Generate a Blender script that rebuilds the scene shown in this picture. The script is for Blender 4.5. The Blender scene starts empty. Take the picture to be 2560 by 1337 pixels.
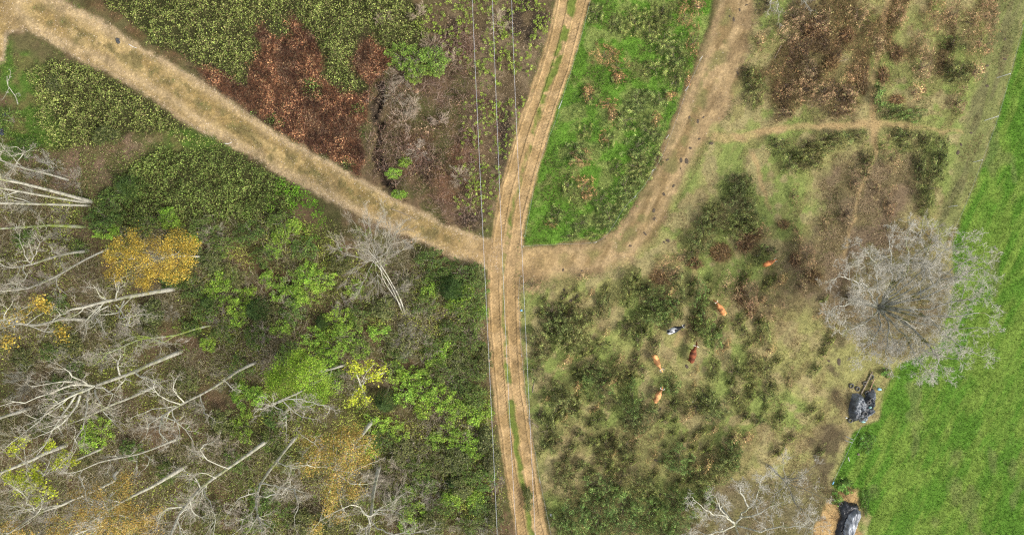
import bpy, math, random
import numpy as np
from mathutils import Vector, Matrix, Quaternion

# ------------------------------------------------------------------ basics
H, S = 66.0, 25.6           # camera height (m), photo pixels per metre on the ground
CX, CY = 1280.0, 668.5
KG = 1.45                   # how bright sunlit ground reads against its albedo
scene = bpy.context.scene
COL = scene.collection
random.seed(11)
RNG = np.random.RandomState(5)
TAB = np.random.RandomState(3).rand(256, 256)

def lin(c):
    c = np.asarray(c, float) / 255.0
    return np.where(c <= 0.04045, c / 12.92, ((c + 0.055) / 1.055) ** 2.4)
def C(r, g, b): return lin((r, g, b))

def vn(x, y, s=0):
    x = np.asarray(x, float) + s * 17.31 + 1000; y = np.asarray(y, float) + s * 31.77 + 1000
    xi = np.floor(x).astype(np.int64); yi = np.floor(y).astype(np.int64)
    fx = x - xi; fy = y - yi
    fx = fx * fx * (3 - 2 * fx); fy = fy * fy * (3 - 2 * fy)
    x0, x1, y0, y1 = xi & 255, (xi + 1) & 255, yi & 255, (yi + 1) & 255
    return (TAB[x0, y0] * (1 - fx) + TAB[x1, y0] * fx) * (1 - fy) + (TAB[x0, y1] * (1 - fx) + TAB[x1, y1] * fx) * fy
def fbm(x, y, o=4, s=0):
    a, t, n = 0.5, 0.0, 0.0
    x = np.asarray(x, float); y = np.asarray(y, float)
    for i in range(o):
        t = t + a * vn(x, y, s + i * 3); n += a
        x = x * 2.03; y = y * 2.03; a *= 0.5
    return t / n
def sprig(x, y, size, s=0):
    wx = (vn(x / size * .9, y / size * .9, 200 + s) - .5) * 1.6; wy = (vn(x / size * .9, y / size * .9, 230 + s) - .5) * 1.6
    return TAB[np.floor(x / size + wx).astype(int) & 255, np.floor(y / size + wy).astype(int) & 255]
def sst(a, b, x):
    t = np.clip((x - a) / (b - a), 0, 1); return t * t * (3 - 2 * t)
def mixc(a, b, t): return a * (1 - t[..., None]) + b * t[..., None]

# ------------------------------------------------------------------ regions of the place (map coordinates: photo pixels)
GX = np.arange(-420, 2990, 8.0); GY = np.arange(-420, 1770, 8.0)
GPX, GPY = np.meshgrid(GX, GY, indexing='ij')
def sdf_poly(pts):
    p = np.array(pts, float); q = np.roll(p, -1, 0)
    d = np.full(GPX.shape, 1e9); ins = np.zeros(GPX.shape, bool)
    for (ax, ay), (bx, by) in zip(p, q):
        ex, ey = bx - ax, by - ay
        t = np.clip(((GPX - ax) * ex + (GPY - ay) * ey) / (ex * ex + ey * ey + 1e-9), 0, 1)
        d = np.minimum(d, np.hypot(GPX - ax - t * ex, GPY - ay - t * ey))
        c = (ay > GPY) != (by > GPY)
        ins ^= c & (GPX < (bx - ax) * (GPY - ay) / (by - ay + 1e-12) + ax)
    return np.where(ins, d, -d)
def sdf_line(pts, w):
    p = np.array(pts, float); d = np.full(GPX.shape, -1e9)
    w = np.broadcast_to(np.array(w, float), (len(p),))
    for i in range(len(p) - 1):
        (ax, ay), (bx, by) = p[i], p[i + 1]; ex, ey = bx - ax, by - ay
        t = np.clip(((GPX - ax) * ex + (GPY - ay) * ey) / (ex * ex + ey * ey + 1e-9), 0, 1)
        d = np.maximum(d, w[i] * (1 - t) + w[i + 1] * t - np.hypot(GPX - ax - t * ex, GPY - ay - t * ey))
    return d
def sdf_blobs(bl):
    d = np.full(GPX.shape, -1e9)
    for b in bl:
        x, y, r = b[:3]; ry = b[3] if len(b) > 3 else r
        k = np.hypot((GPX - x) / r, (GPY - y) / ry); d = np.maximum(d, (1 - k) * min(r, ry))
    return d
def lookup(g, px, py):
    fx = np.clip((px - GX[0]) / 8.0, 0, len(GX) - 1.001); fy = np.clip((py - GY[0]) / 8.0, 0, len(GY) - 1.001)
    xi = fx.astype(int); yi = fy.astype(int); fx = fx - xi; fy = fy - yi
    return (g[xi, yi] * (1 - fx) + g[xi + 1, yi] * fx) * (1 - fy) + (g[xi, yi + 1] * (1 - fx) + g[xi + 1, yi + 1] * fx) * fy

DIRT = [(1530, -340), (1488, -200), (1434, 0), (1394, 150), (1342, 300), (1314, 400), (1285, 500), (1268, 600), (1258, 700),
        (1261, 800), (1267, 900), (1276, 1000), (1290, 1100), (1306, 1200), (1331, 1337), (1370, 1500), (1420, 1690)]
R = {}
R['gravel'] = sdf_poly([(-420, -420), (-60, -420), (150, 0), (270, 60), (360, 120), (480, 185), (560, 240), (640, 295), (720, 350), (830, 405),
    (920, 460), (1020, 510), (1110, 560), (1200, 590), (1250, 600), (1250, 680), (1210, 665), (1130, 645), (1060, 610), (960, 570), (880, 525), (800, 490),
    (720, 450), (640, 400), (560, 355), (480, 320), (420, 280), (340, 225), (270, 185), (200, 155), (120, 105), (60, 78), (18, 85), (12, 150), (-30, 160), (-420, 100)])
R['gravelmid'] = sdf_line([(80, 20), (170, 70), (300, 130), (420, 200), (520, 270), (620, 335), (720, 395), (830, 450), (940, 505), (1040, 560), (1140, 605)], 14)
R['dirt'] = sdf_line(DIRT, 40)
R['dirtmid'] = sdf_line(DIRT, [9, 9, 10, 10, 4, 2, 3, 6, 1, 3, 7, 7, 8, 6, 6, 6, 6])
R['lane'] = sdf_poly([(1290, 615), (1490, 605), (1540, 570), (1590, 510), (1640, 420), (1690, 290), (1735, 180), (1780, 60), (1790, 0), (1900, -420),
    (2010, -420), (1890, 0), (1880, 110), (1850, 230), (1800, 310), (1745, 390), (1700, 490), (1640, 600), (1570, 668), (1480, 690), (1290, 708)])
R['lanemid'] = sdf_line([(1300, 655), (1470, 645), (1560, 605), (1620, 530), (1680, 420), (1730, 290), (1790, 150), (1835, 0)], 14)
R['path'] = np.maximum(sdf_line([(1790, 340), (1850, 345), (1930, 325), (2050, 318), (2170, 310), (2280, 315), (2400, 332)], [14, 11, 8, 7, 10, 6, 4]),
    np.maximum(sdf_line([(2230, -60), (2210, 60), (2185, 200), (2180, 250), (2190, 315), (2185, 400), (2150, 470), (2110, 640)], [7, 7, 6, 8, 10, 6, 5, 4]),
    np.maximum(sdf_line([(1880, 380), (1900, 450), (1925, 520)], 5), sdf_line([(1745, 590), (1735, 700), (1760, 710), (1740, 790), (1690, 860)], 6))))
R['tri'] = sdf_poly([(1480, -20), (1560, -420), (1880, -420), (1780, 0), (1770, 60), (1728, 180), (1683, 290), (1633, 420), (1583, 510), (1533, 570), (1487, 602), (1310, 612),
    (1312, 500), (1347, 400), (1380, 300), (1432, 150), (1472, 0)])
R['past'] = sdf_poly([(1285, 640), (1480, 680), (1640, 590), (1770, 300), (1880, 0), (1990, -420), (2990, -420), (2990, 1770), (1480, 1770), (1380, 1337), (1330, 1100), (1300, 850)])
R['heath'] = sdf_poly([(1890, 20), (1990, -420), (2590, -420), (2500, 0), (2470, 90), (2420, 150), (2390, 230), (2300, 130), (2230, 160), (2180, 120), (2140, 300), (2040, 290), (1950, 300), (1880, 200), (1870, 120)])
R['heathdark'] = sdf_poly([(1900, 0), (2000, -420), (2160, -420), (2080, 0), (2060, 60), (2150, 150), (2135, 290), (1940, 290), (1960, 180), (1880, 110)])
R['pinkl'] = sdf_poly([(2060, 420), (2190, 390), (2310, 400), (2290, 540), (2230, 620), (2130, 700), (2080, 820), (2030, 760), (1960, 760), (1960, 640), (2040, 560)])
R['oakfloor'] = sdf_blobs([(2230, 720, 150, 170), (1900, 1290, 170, 100), (2010, 1240, 60, 70), (1730, 1360, 100, 60)])
R['verge'] = sdf_poly([(2520, -420), (2990, -420), (2600, -40), (2555, 60), (2525, 180), (2495, 270), (2455, 400), (2405, 520), (2370, 600), (2330, 590), (2370, 470), (2400, 340), (2450, 180), (2490, 0)])
R['field'] = sdf_poly([(2990, -420), (2590, -40), (2555, 80), (2528, 185), (2497, 280), (2456, 405), (2410, 520), (2378, 600), (2385, 720), (2350, 860), (2240, 918), (2205, 990), (2195, 1050),
    (2130, 1080), (2105, 1160), (2080, 1215), (2110, 1245), (2150, 1225), (2152, 1262), (2180, 1290), (2172, 1337), (2190, 1770), (2990, 1770)])
R['mud'] = np.maximum(sdf_line([(2130, 600), (2110, 700), (2098, 800), (2092, 920), (2085, 1050), (2070, 1150)], [6, 14, 16, 14, 18, 30]),
    sdf_poly([(2020, 1090), (2110, 1080), (2105, 1130), (2085, 1190), (2060, 1240), (2030, 1180)]))
R['sand'] = sdf_poly([(2075, 1240), (2110, 1225), (2122, 1213), (2150, 1222), (2150, 1300), (2160, 1360), (2170, 1700), (2000, 1700), (2035, 1330), (2055, 1270)])
R['bram1'] = sdf_poly([(265, 20), (250, -60), (150, -420), (1000, -420), (1030, 0), (1060, 60), (1065, 95), (985, 132), (955, 120), (925, 92), (893, 120), (880, 160), (910, 200), (925, 226), (870, 234), (800, 195), (812, 165), (795, 110),
    (772, 75), (742, 50), (722, 28), (722, 80), (690, 95), (655, 52), (632, 80), (655, 122), (622, 170), (612, 216), (580, 205), (560, 178), (485, 162), (440, 130), (372, 112), (360, 75), (305, 42)])
R['bram2'] = sdf_poly([(60, 175), (130, 152), (230, 165), (275, 190), (360, 245), (430, 292), (480, 325), (555, 358), (500, 362), (400, 338), (330, 335), (290, 350), (210, 372), (120, 372), (100, 310), (90, 240)])
R['bram3'] = sdf_poly([(390, 372), (560, 362), (640, 405), (715, 452), (755, 500), (700, 540), (640, 560), (500, 545), (430, 560), (300, 590), (230, 560), (240, 500), (290, 440), (340, 410)])
R['bram4'] = sdf_blobs([(782, 221, 28, 25), (897, 272, 18), (688, 300, 20, 16), (632, 285, 14), (715, 75, 12, 20), (860, 415, 25, 14), (905, 330, 8, 16)])
R['bracken'] = sdf_poly([(485, 165), (560, 180), (612, 218), (625, 170), (655, 122), (632, 80), (655, 52), (690, 95), (722, 80), (722, 28), (742, 50), (772, 75), (795, 110), (812, 165), (800, 195), (870, 234), (925, 226), (910, 200), (880, 160), (893, 120),
    (925, 92), (955, 120), (985, 150), (960, 180), (930, 210), (915, 300), (900, 340), (910, 400), (900, 440), (830, 402), (720, 345), (640, 290), (560, 235)])
R['bracken2'] = sdf_blobs([(1100, 380, 110, 70), (1180, 300, 70, 60), (1145, 120, 30, 25), (300, 50, 20, 35), (250, 15, 30, 18), (425, 138, 20, 12), (345, 90, 25, 18), (640, 700, 60, 50), (690, 660, 60, 30), (1140, 470, 60, 30), (930, 150, 40, 60), (1060, 590, 30, 16)])
R['burnt'] = sdf_blobs([(945, 400, 18, 40), (940, 290, 16, 40), (975, 455, 16, 16), (1120, 75, 35, 25), (1310, 40, 50, 60), (1185, 545, 40, 22), (955, 230, 14, 24), (985, 340, 12, 12), (1260, 350, 18, 90), (1060, 420, 20, 30)])
R['gully'] = sdf_line([(955, 190), (945, 250), (955, 300), (940, 360), (945, 420), (975, 465)], [8, 10, 11, 11, 12, 8])
R['grassl'] = sdf_blobs([(50, 190, 60, 60), (70, 290, 55, 90), (100, 340, 60, 30), (20, 340, 40, 80), (460, 350, 90, 22), (560, 352, 40, 14), (10, 130, 18, 40)])
R['litter'] = sdf_poly([(150, 400), (250, 360), (330, 345), (395, 352), (330, 400), (270, 440), (220, 500), (230, 700), (180, 760), (0, 760), (-300, 760), (-300, 380), (60, 400)])
R['lime'] = sdf_poly([(1050, 20), (1110, 0), (1300, -60), (1385, 20), (1350, 140), (1300, 300), (1260, 480), (1215, 560), (1150, 520), (1160, 300), (1190, 180), (1060, 90)])
R['fern'] = sdf_poly([(700, 460), (780, 475), (850, 500), (905, 545), (885, 600), (840, 640), (800, 620), (720, 590), (690, 540), (640, 560), (600, 540), (680, 480)])
R['woods'] = sdf_poly([(-400, 420), (230, 500), (430, 560), (720, 560), (900, 560), (1060, 620), (1130, 650), (1205, 675), (1215, 850), (1232, 1100), (1262, 1337), (1330, 1740), (-400, 1740)])

R['bank'] = sdf_poly([(925, 240), (1000, 130), (1060, 110), (1130, 60), (1190, 100), (1185, 330), (1180, 520), (1200, 575), (1110, 545), (1020, 500), (945, 450), (915, 380)])
R['bankl'] = sdf_poly([(-200, 90), (60, 100), (200, 165), (330, 235), (480, 330), (640, 410), (760, 500), (700, 580), (400, 620), (200, 560), (160, 700), (-200, 760)])
def mask(name, px, py, soft=6, warp=10, freq=0.035, seed=0):
    w1 = (fbm(px * freq, py * freq, 3, 40 + seed) - .5) * 2 * warp; w2 = (fbm(px * freq, py * freq, 3, 60 + seed) - .5) * 2 * warp
    return sst(-soft, soft, lookup(R[name], px + w1, py + w2))

def albedo(px, py):
    n1 = fbm(px * .008, py * .008, 4, 1); n2 = fbm(px * .03, py * .03, 4, 2); n3 = fbm(px * .12, py * .12, 3, 3); n4 = vn(px * .42, py * .42, 4)
    hi = n3 * .55 + n4 * .45
    base = mixc(C(102, 96, 62) + 0 * n1[..., None], C(116, 96, 72), sst(.4, .62, n1 * .5 + n2 * .5))
    base = mixc(base, C(86, 86, 50), sst(.52, .66, fbm(px * .015, py * .015, 4, 9)) * .8)
    pc = mixc(C(160, 156, 98) + 0 * n1[..., None], C(142, 154, 84), sst(.42, .6, n1))
    pc = mixc(pc, C(172, 158, 112), sst(.5, .64, n2) * .8)
    m = lambda *a, **k: mask(a[0], px, py, **k)
    col = base
    mm = m('lime', soft=18, warp=20); col = mixc(col, mixc(C(100, 86, 62) + 0 * n1[..., None], C(126, 110, 84), sst(.4, .6, n2)), mm)
    col = mixc(col, C(136, 112, 96), m('litter', soft=25, warp=30) * sst(.35, .6, n2) * .75)
    br = np.maximum(m('bracken', soft=5, warp=8), m('bracken2', soft=30, warp=40) * .6 * sst(.34, .54, fbm(px * .025, py * .025, 4, 160)))
    col = mixc(col, mixc(C(88, 60, 46) + 0 * n1[..., None], C(116, 80, 58), sst(.4, .6, n2)), br)
    col = mixc(col, C(58, 50, 42), sst(-5, 5, lookup(R['gully'], px, py) - 6 + (fbm(px * .05, py * .05, 3, 172) - .5) * 52) * .9)
    col = mixc(col, C(58, 50, 42), m('burnt', soft=10, warp=22) * sst(.3, .5, n2) * .9)
    bm = np.maximum.reduce([m('bram1', soft=5, warp=9), m('bram2', soft=8, warp=14), m('bram3', soft=10, warp=16), m('bram4', soft=5, warp=9)])
    col = mixc(col, C(62, 64, 36), bm * .9)
    col = mixc(col, mixc(C(88, 122, 44) + 0 * n1[..., None], C(112, 112, 64), sst(.45, .65, n2)), m('grassl', soft=16, warp=18) * .85)
    col = mixc(col, pc, m('past', soft=6, warp=8))
    col = mixc(col, C(134, 112, 82), m('past', soft=6, warp=8) * sst(.52, .62, fbm((px * .84 + py * .54) * .040, (py * .84 - px * .54) * .013, 4, 170)) * .35)
    col = mixc(col, mixc(C(108, 84, 58) + 0 * n1[..., None], C(116, 106, 64), sst(.5, .62, n2)), m('heath', soft=22, warp=30) * .8 * sst(.36, .60, fbm((px * .9 + py * .43) * .020, (py * .9 - px * .43) * .009, 4, 150)))
    col = mixc(col, mixc(C(86, 68, 56) + 0 * n1[..., None], C(108, 84, 62), sst(.4, .6, n2)), m('heathdark', soft=34, warp=40) * .65 * sst(.42, .62, fbm(px * .022, py * .016, 4, 152)))
    col = mixc(col, mixc(C(128, 106, 88) + 0 * n1[..., None], C(112, 98, 70), sst(.45, .62, n2)), m('pinkl', soft=40, warp=40) * .8)
    col = mixc(col, mixc(C(116, 100, 80) + 0 * n1[..., None], C(104, 100, 62), sst(.5, .65, n2)), m('oakfloor', soft=25, warp=25) * .8)
    col = mixc(col, mixc(C(132, 136, 82) + 0 * n1[..., None], C(126, 124, 82), sst(.5, .66, fbm((px * .94 + py * .33) * .05, (py * .94 - px * .33) * .008, 3, 21))), m('verge', soft=10, warp=8))
    fld = mixc(C(97, 137, 48) + 0 * n1[..., None], C(124, 150, 64), sst(.36, .66, fbm((px * .9 + py * .43) * .05, (py * .9 - px * .43) * .011, 5, 14)))
    fld = mixc(fld, C(130, 126, 86), sst(.62, .74, fbm(px * .02, py * .012, 4, 17)) * .4)
    col = mixc(col, fld, m('field', soft=5, warp=7))
    col = mixc(col, mixc(C(94, 80, 66) + 0 * n1[..., None], C(76, 64, 52), sst(.4, .6, n2)), m('mud', soft=16, warp=26) * sst(.34, .56, n2) * .75)
    col = mixc(col, mixc(C(196, 164, 112) + 0 * n1[..., None], C(150, 122, 84), sst(.5, .62, n2)), m('sand', soft=5, warp=12))
    tr = mixc(C(108, 146, 54) + 0 * n1[..., None], C(142, 156, 84), sst(.45, .62, n2))
    col = mixc(col, tr, m('tri', soft=5, warp=7))
    # tracks
    la = mixc(C(182, 156, 114) + 0 * n1[..., None], C(144, 122, 84), sst(.38, .62, fbm((py * .9 - px * .43) * .010, (px * .9 + py * .43) * .05, 4, 23)))
    dl = 14 - lookup(R['lanemid'], px, py) + (n2 - .5) * 16; la = mixc(la, C(188, 162, 120), np.exp(-((dl - 26) / 9) ** 2) * .6); la = mixc(la, C(146, 124, 88), np.exp(-((dl - 48) / 9) ** 2) * .4)
    la = mixc(la, C(132, 112, 82), sst(.52, .68, n2) * .6)
    la = mixc(la, C(128, 124, 76), m('lanemid', soft=14, warp=16) * sst(.42, .6, n2) * .8)
    sdl = lookup(R['lane'], px, py); edge = sst(0, 22, sdl + (n2 - .5) * 50)
    col = mixc(col, la, m('lane', soft=7, warp=12) * (0.45 + 0.55 * edge))
    col = mixc(col, C(184, 158, 112), m('path', soft=5, warp=9) * (.65 + .3 * sst(.35, .6, n2)))
    gr = mixc(C(184, 159, 108) + 0 * n1[..., None], C(154, 131, 84), sst(.36, .62, fbm((px * .8 + py * .6) * .012, (py * .8 - px * .6) * .06, 4, 24)))
    gr = mixc(gr, C(188, 168, 138), sst(14, 3, lookup(R['gravel'], px, py)) * .6)
    dg = 14 - lookup(R['gravelmid'], px, py) + (n2 - .5) * 22; gr = mixc(gr, C(188, 164, 124), np.exp(-((dg - 36) / 13) ** 2) * .8); gr = mixc(gr, C(150, 128, 92), np.exp(-((dg - 64) / 14) ** 2) * .6)
    gr = mixc(gr, C(138, 120, 86), sst(.55, .70, n2) * .55)
    gr = mixc(gr, C(120, 110, 70), m('gravelmid', soft=14, warp=26) * sst(.36, .54, fbm(px * .05, py * .05, 4, 26)) * .85)
    gr = gr * (1 + (sst(.8, .97, n4) * .42)[..., None])
    col = mixc(col, gr, m('gravel', soft=7, warp=10, freq=.04))
    ja = np.exp(-((px - 1262) / 130) ** 2 - ((py - 645) / 60) ** 2); col = mixc(col, mixc(C(186, 158, 112) + 0 * n1[..., None], C(160, 134, 94), sst(.4, .62, n2)), np.clip(ja * 1.25, 0, 1) * sst(-10, 14, np.maximum(lookup(R['gravel'], px, py), lookup(R['lane'], px, py)) + (n2 - .5) * 30))
    di = mixc(C(192, 162, 116) + 0 * n1[..., None], C(170, 142, 98), sst(.4, .62, n2))
    jn = np.exp(-((py - 655) / 62) ** 2) * np.ones_like(px); di = mixc(di, C(178, 150, 108), jn * .8)
    di = mixc(di, C(100, 124, 46), m('dirtmid', soft=4, warp=7) * sst(.38, .5, n2) * .85)
    col = mixc(col, di, m('dirt', soft=4, warp=4))
    return col / KG * (0.58 + 0.84 * hi)[..., None]

def to_px(x, y): return x * S + CX, CY - y * S
def Z(x, y):
    x = np.asarray(x, float); y = np.asarray(y, float); px, py = to_px(x, y)
    z = (fbm(x / 9, y / 9, 3, 80) - .5) * .5 + (fbm(x / .8, y / .8, 2, 84) - .5) * .10
    z = z - .62 * sst(-8, 6, lookup(R['gully'], px, py) - 5 + (fbm(px * .05, py * .05, 3, 172) - .5) * 52)
    rd = np.maximum(lookup(R['dirt'], px, py), np.maximum(lookup(R['gravel'], px, py), lookup(R['lane'], px, py)))
    return z * (1 - .75 * sst(-25, 15, rd)) - .10 * sst(-20, 10, rd)
def P(px, py, h=0.0):
    """the point of the place, h metres above datum, that the photo shows at px, py"""
    k = (H - h) / H
    return Vector(((px - CX) / S * k, (CY - py) / S * k, h))
def G(px, py, dz=0.0):
    p = P(px, py); p.z = float(Z(p.x, p.y)) + dz; return p

# ------------------------------------------------------------------ mesh helpers
def make_mesh(name, V, F, col=None, mat=None, smooth=False):
    me = bpy.data.meshes.new(name); V = np.asarray(V, np.float32)
    me.vertices.add(len(V)); me.vertices.foreach_set('co', V.ravel())
    if isinstance(F, list) and not isinstance(F[0], np.ndarray): F = np.array(F)
    F = [np.asarray(f, np.int32) for f in (F if isinstance(F, list) else [F]) if len(f)]
    idx = np.concatenate([f.ravel() for f in F]); tot = np.concatenate([np.full(len(f), f.shape[1], np.int32) for f in F])
    me.loops.add(len(idx)); me.loops.foreach_set('vertex_index', idx)
    me.polygons.add(len(tot)); me.polygons.foreach_set('loop_start', np.concatenate([[0], np.cumsum(tot)[:-1]]).astype(np.int32))
    if smooth: me.polygons.foreach_set('use_smooth', np.ones(len(tot), bool))
    me.update(calc_edges=True)
    if col is not None:
        a = me.color_attributes.new('Col', 'FLOAT_COLOR', 'POINT')
        c = np.ones((len(V), 4), np.float32); c[:, :3] = np.asarray(col); a.data.foreach_set('color', c.ravel())
    if mat: me.materials.append(mat)
    return me
def obj(name, me, parent=None, loc=None):
    o = bpy.data.objects.new(name, me); COL.objects.link(o)
    if parent: o.parent = parent
    if loc is not None: o.location = loc
    return o
def tag(o, label=None, cat=None, group=None, kind=None):
    if label: o['label'] = label
    if cat: o['category'] = cat
    if group: o['group'] = group
    if kind: o['kind'] = kind
    return o
def empty(name, loc, rz=0.0):
    o = bpy.data.objects.new(name, None); COL.objects.link(o); o.location = loc; o.rotation_euler = (0, 0, rz); o.empty_display_size = .3; return o

def leaf_geo(Cn, size, asp, rng, up=.6, nrm=None, tan=None):
    """diamond leaves around the points Cn"""
    N = len(Cn); size = np.broadcast_to(size, (N,))[:, None]
    n = rng.normal(size=(N, 3)); n[:, 2] += up * 2
    if nrm is not None: n = n * .6 + nrm * 1.2
    n /= np.linalg.norm(n, axis=1, keepdims=True) + 1e-9
    t = rng.normal(size=(N, 3)) if tan is None else tan + rng.normal(size=(N, 3)) * .25
    t -= n * (t * n).sum(1, keepdims=True); t /= np.linalg.norm(t, axis=1, keepdims=True) + 1e-9
    b = np.cross(n, t); fold = n * size * .18
    V = np.stack([Cn - t * size, Cn + b * size * asp - fold, Cn + t * size, Cn - b * size * asp - fold], 1).reshape(-1, 3)
    return V, np.arange(4 * N).reshape(N, 4)
def blade_geo(B, d, w, rng):
    """grass blades: triangles from base B along d, half width w"""
    N = len(B); s = np.cross(d, rng.normal(size=(N, 3))); s /= np.linalg.norm(s, axis=1, keepdims=True) + 1e-9
    s *= np.broadcast_to(w, (N,))[:, None]
    V = np.stack([B - s, B + s, B + d], 1).reshape(-1, 3)
    return V, np.arange(3 * N).reshape(N, 3)
def tubes(lines, sides):
    """lines: list of (pts (n,3), radii (n,)); tapered tubes with closed tips"""
    groups = {}
    for p, r in lines: groups.setdefault(len(p), []).append((p, r))
    Vs, Fs, off = [], [], 0
    for n, g in groups.items():
        Pp = np.array([a for a, _ in g], float); Rr = np.array([b for _, b in g], float); m = len(g)
        d = np.gradient(Pp, axis=1); d /= np.linalg.norm(d, axis=2, keepdims=True) + 1e-9
        mean = d.mean(1); ref = np.where((np.abs(mean[:, 2:3]) > .8), [[1., .2, 0]], [[.1, .2, 1.]])
        u = np.cross(d, ref[:, None, :]); u /= np.linalg.norm(u, axis=2, keepdims=True) + 1e-9; v = np.cross(d, u)
        a = np.arange(sides) / sides * 2 * math.pi
        ring = Pp[:, :, None, :] + Rr[:, :, None, None] * (np.cos(a)[None, None, :, None] * u[:, :, None, :] + np.sin(a)[None, None, :, None] * v[:, :, None, :])
        Vs.append(ring.reshape(-1, 3))
        i = np.arange(m)[:, None, None] * n * sides + np.arange(n - 1)[None, :, None] * sides + np.arange(sides)[None, None, :]
        j = np.arange(m)[:, None, None] * n * sides + np.arange(n - 1)[None, :, None] * sides + (np.arange(sides)[None, None, :] + 1) % sides
        Fs.append((np.stack([i, j, j + sides, i + sides], -1).reshape(-1, 4)) + off); off += m * n * sides
    return np.concatenate(Vs), np.concatenate(Fs)

# ------------------------------------------------------------------ materials
def new_mat(name):
    m = bpy.data.materials.new(name); m.use_nodes = True; nt = m.node_tree; nt.nodes.clear()
    out = nt.nodes.new('ShaderNodeOutputMaterial'); b = nt.nodes.new('ShaderNodeBsdfPrincipled'); nt.links.new(b.outputs[0], out.inputs[0])
    return m, nt, b, out
def N(nt, t, **k):
    n = nt.nodes.new(t)
    for a, v in k.items(): setattr(n, a, v)
    return n
def noise(nt, scale, detail=4, rough=.6, coord='Object'):
    tc = N(nt, 'ShaderNodeTexCoord'); n = N(nt, 'ShaderNodeTexNoise'); n.inputs['Scale'].default_value = scale; n.inputs['Detail'].default_value = detail
    n.inputs['Roughness'].default_value = rough; nt.links.new(tc.outputs[coord], n.inputs['Vector']); return n
def ramp(nt, src, stops):
    r = N(nt, 'ShaderNodeValToRGB'); e = r.color_ramp.elements
    while len(e) < len(stops): e.new(.5)
    for k, (p, c) in zip(e, stops): k.position = p; k.color = (*c, 1) if len(c) == 3 else c
    nt.links.new(src, r.inputs[0]); return r
def mul(nt, a, b, f=1.0):
    m = N(nt, 'ShaderNodeMix', data_type='RGBA', blend_type='MULTIPLY'); m.inputs[0].default_value = f
    nt.links.new(a, m.inputs[6]); nt.links.new(b, m.inputs[7]); return m.outputs[2]

def mat_ground():
    m, nt, b, out = new_mat('ground_earth')
    at = N(nt, 'ShaderNodeAttribute', attribute_name='Col')
    n = noise(nt, 7.0, 5, .75); r = ramp(nt, n.outputs[0], [(.25, (.62, .60, .58)), (.5, (1, 1, 1)), (.72, (1.4, 1.38, 1.32))])
    n2 = noise(nt, 1.1, 4, .6); r2 = ramp(nt, n2.outputs[0], [(.3, (.85, .86, .88)), (.7, (1.13, 1.12, 1.1))])
    c = mul(nt, mul(nt, at.outputs['Color'], r.outputs[0]), r2.outputs[0]); nt.links.new(c, b.inputs['Base Color'])
    b.inputs['Roughness'].default_value = .95; b.inputs['Specular IOR Level'].default_value = .1
    bp = N(nt, 'ShaderNodeBump'); bp.inputs['Strength'].default_value = .5; bp.inputs['Distance'].default_value = .06
    nt.links.new(n.outputs[0], bp.inputs['Height']); nt.links.new(bp.outputs[0], b.inputs['Normal'])
    return m
def mat_leaf(name, trans=.3, rough=.6):
    m, nt, b, out = new_mat(name)
    at = N(nt, 'ShaderNodeAttribute', attribute_name='Col'); oi = N(nt, 'ShaderNodeObjectInfo')
    c = mul(nt, at.outputs['Color'], oi.outputs['Color']); nt.links.new(c, b.inputs['Base Color'])
    b.inputs['Roughness'].default_value = rough; b.inputs['Specular IOR Level'].default_value = .25
    if trans > 0:
        tr = N(nt, 'ShaderNodeBsdfTranslucent'); nt.links.new(c, tr.inputs[0]); mx = N(nt, 'ShaderNodeMixShader'); mx.inputs[0].default_value = trans
        nt.links.new(b.outputs[0], mx.inputs[1]); nt.links.new(tr.outputs[0], mx.inputs[2]); nt.links.new(mx.outputs[0], out.inputs[0])
    return m
def mat_bark(name, pale, dark, moss=None, amt=.5):
    m, nt, b, out = new_mat(name)
    n = noise(nt, 2.2, 6, .72); r = ramp(nt, n.outputs[0], [(.33, dark), (.50, pale), (.75, tuple(min(1, c * 1.22) for c in pale))]); c = r.outputs[0]
    if moss:
        n2 = noise(nt, .7, 4, .6); f = ramp(nt, n2.outputs[0], [(.62 - amt * .3, (0, 0, 0)), (.70 - amt * .2, (1, 1, 1))])
        mx = N(nt, 'ShaderNodeMix', data_type='RGBA'); nt.links.new(f.outputs[0], mx.inputs[0]); nt.links.new(c, mx.inputs[6]); mx.inputs[7].default_value = (*moss, 1); c = mx.outputs[2]
    oi = N(nt, 'ShaderNodeObjectInfo'); c = mul(nt, c, oi.outputs['Color'])
    nt.links.new(c, b.inputs['Base Color']); b.inputs['Roughness'].default_value = .9; b.inputs['Specular IOR Level'].default_value = .15
    bp = N(nt, 'ShaderNodeBump'); bp.inputs['Strength'].default_value = .6; bp.inputs['Distance'].default_value = .05; nt.links.new(n.outputs[0], bp.inputs['Height']); nt.links.new(bp.outputs[0], b.inputs['Normal'])
    return m
def mat_noise(name, c1, c2, scale=3, rough=.8, lo=.4, hi=.6, spec=.3, bump=0):
    m, nt, b, out = new_mat(name)
    n = noise(nt, scale, 4, .6); r = ramp(nt, n.outputs[0], [(lo, tuple(c1)), (hi, tuple(c2))]); nt.links.new(r.outputs[0], b.inputs['Base Color'])
    b.inputs['Roughness'].default_value = rough; b.inputs['Specular IOR Level'].default_value = spec
    if bump:
        bp = N(nt, 'ShaderNodeBump'); bp.inputs['Strength'].default_value = bump; bp.inputs['Distance'].default_value = .03; nt.links.new(n.outputs[0], bp.inputs['Height']); nt.links.new(bp.outputs[0], b.inputs['Normal'])
    return m
def mat_trunk():
    m = mat_bark('trunk_bark', (.43, .41, .33), (.15, .14, .105), (.28, .285, .15), .35); return m
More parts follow.
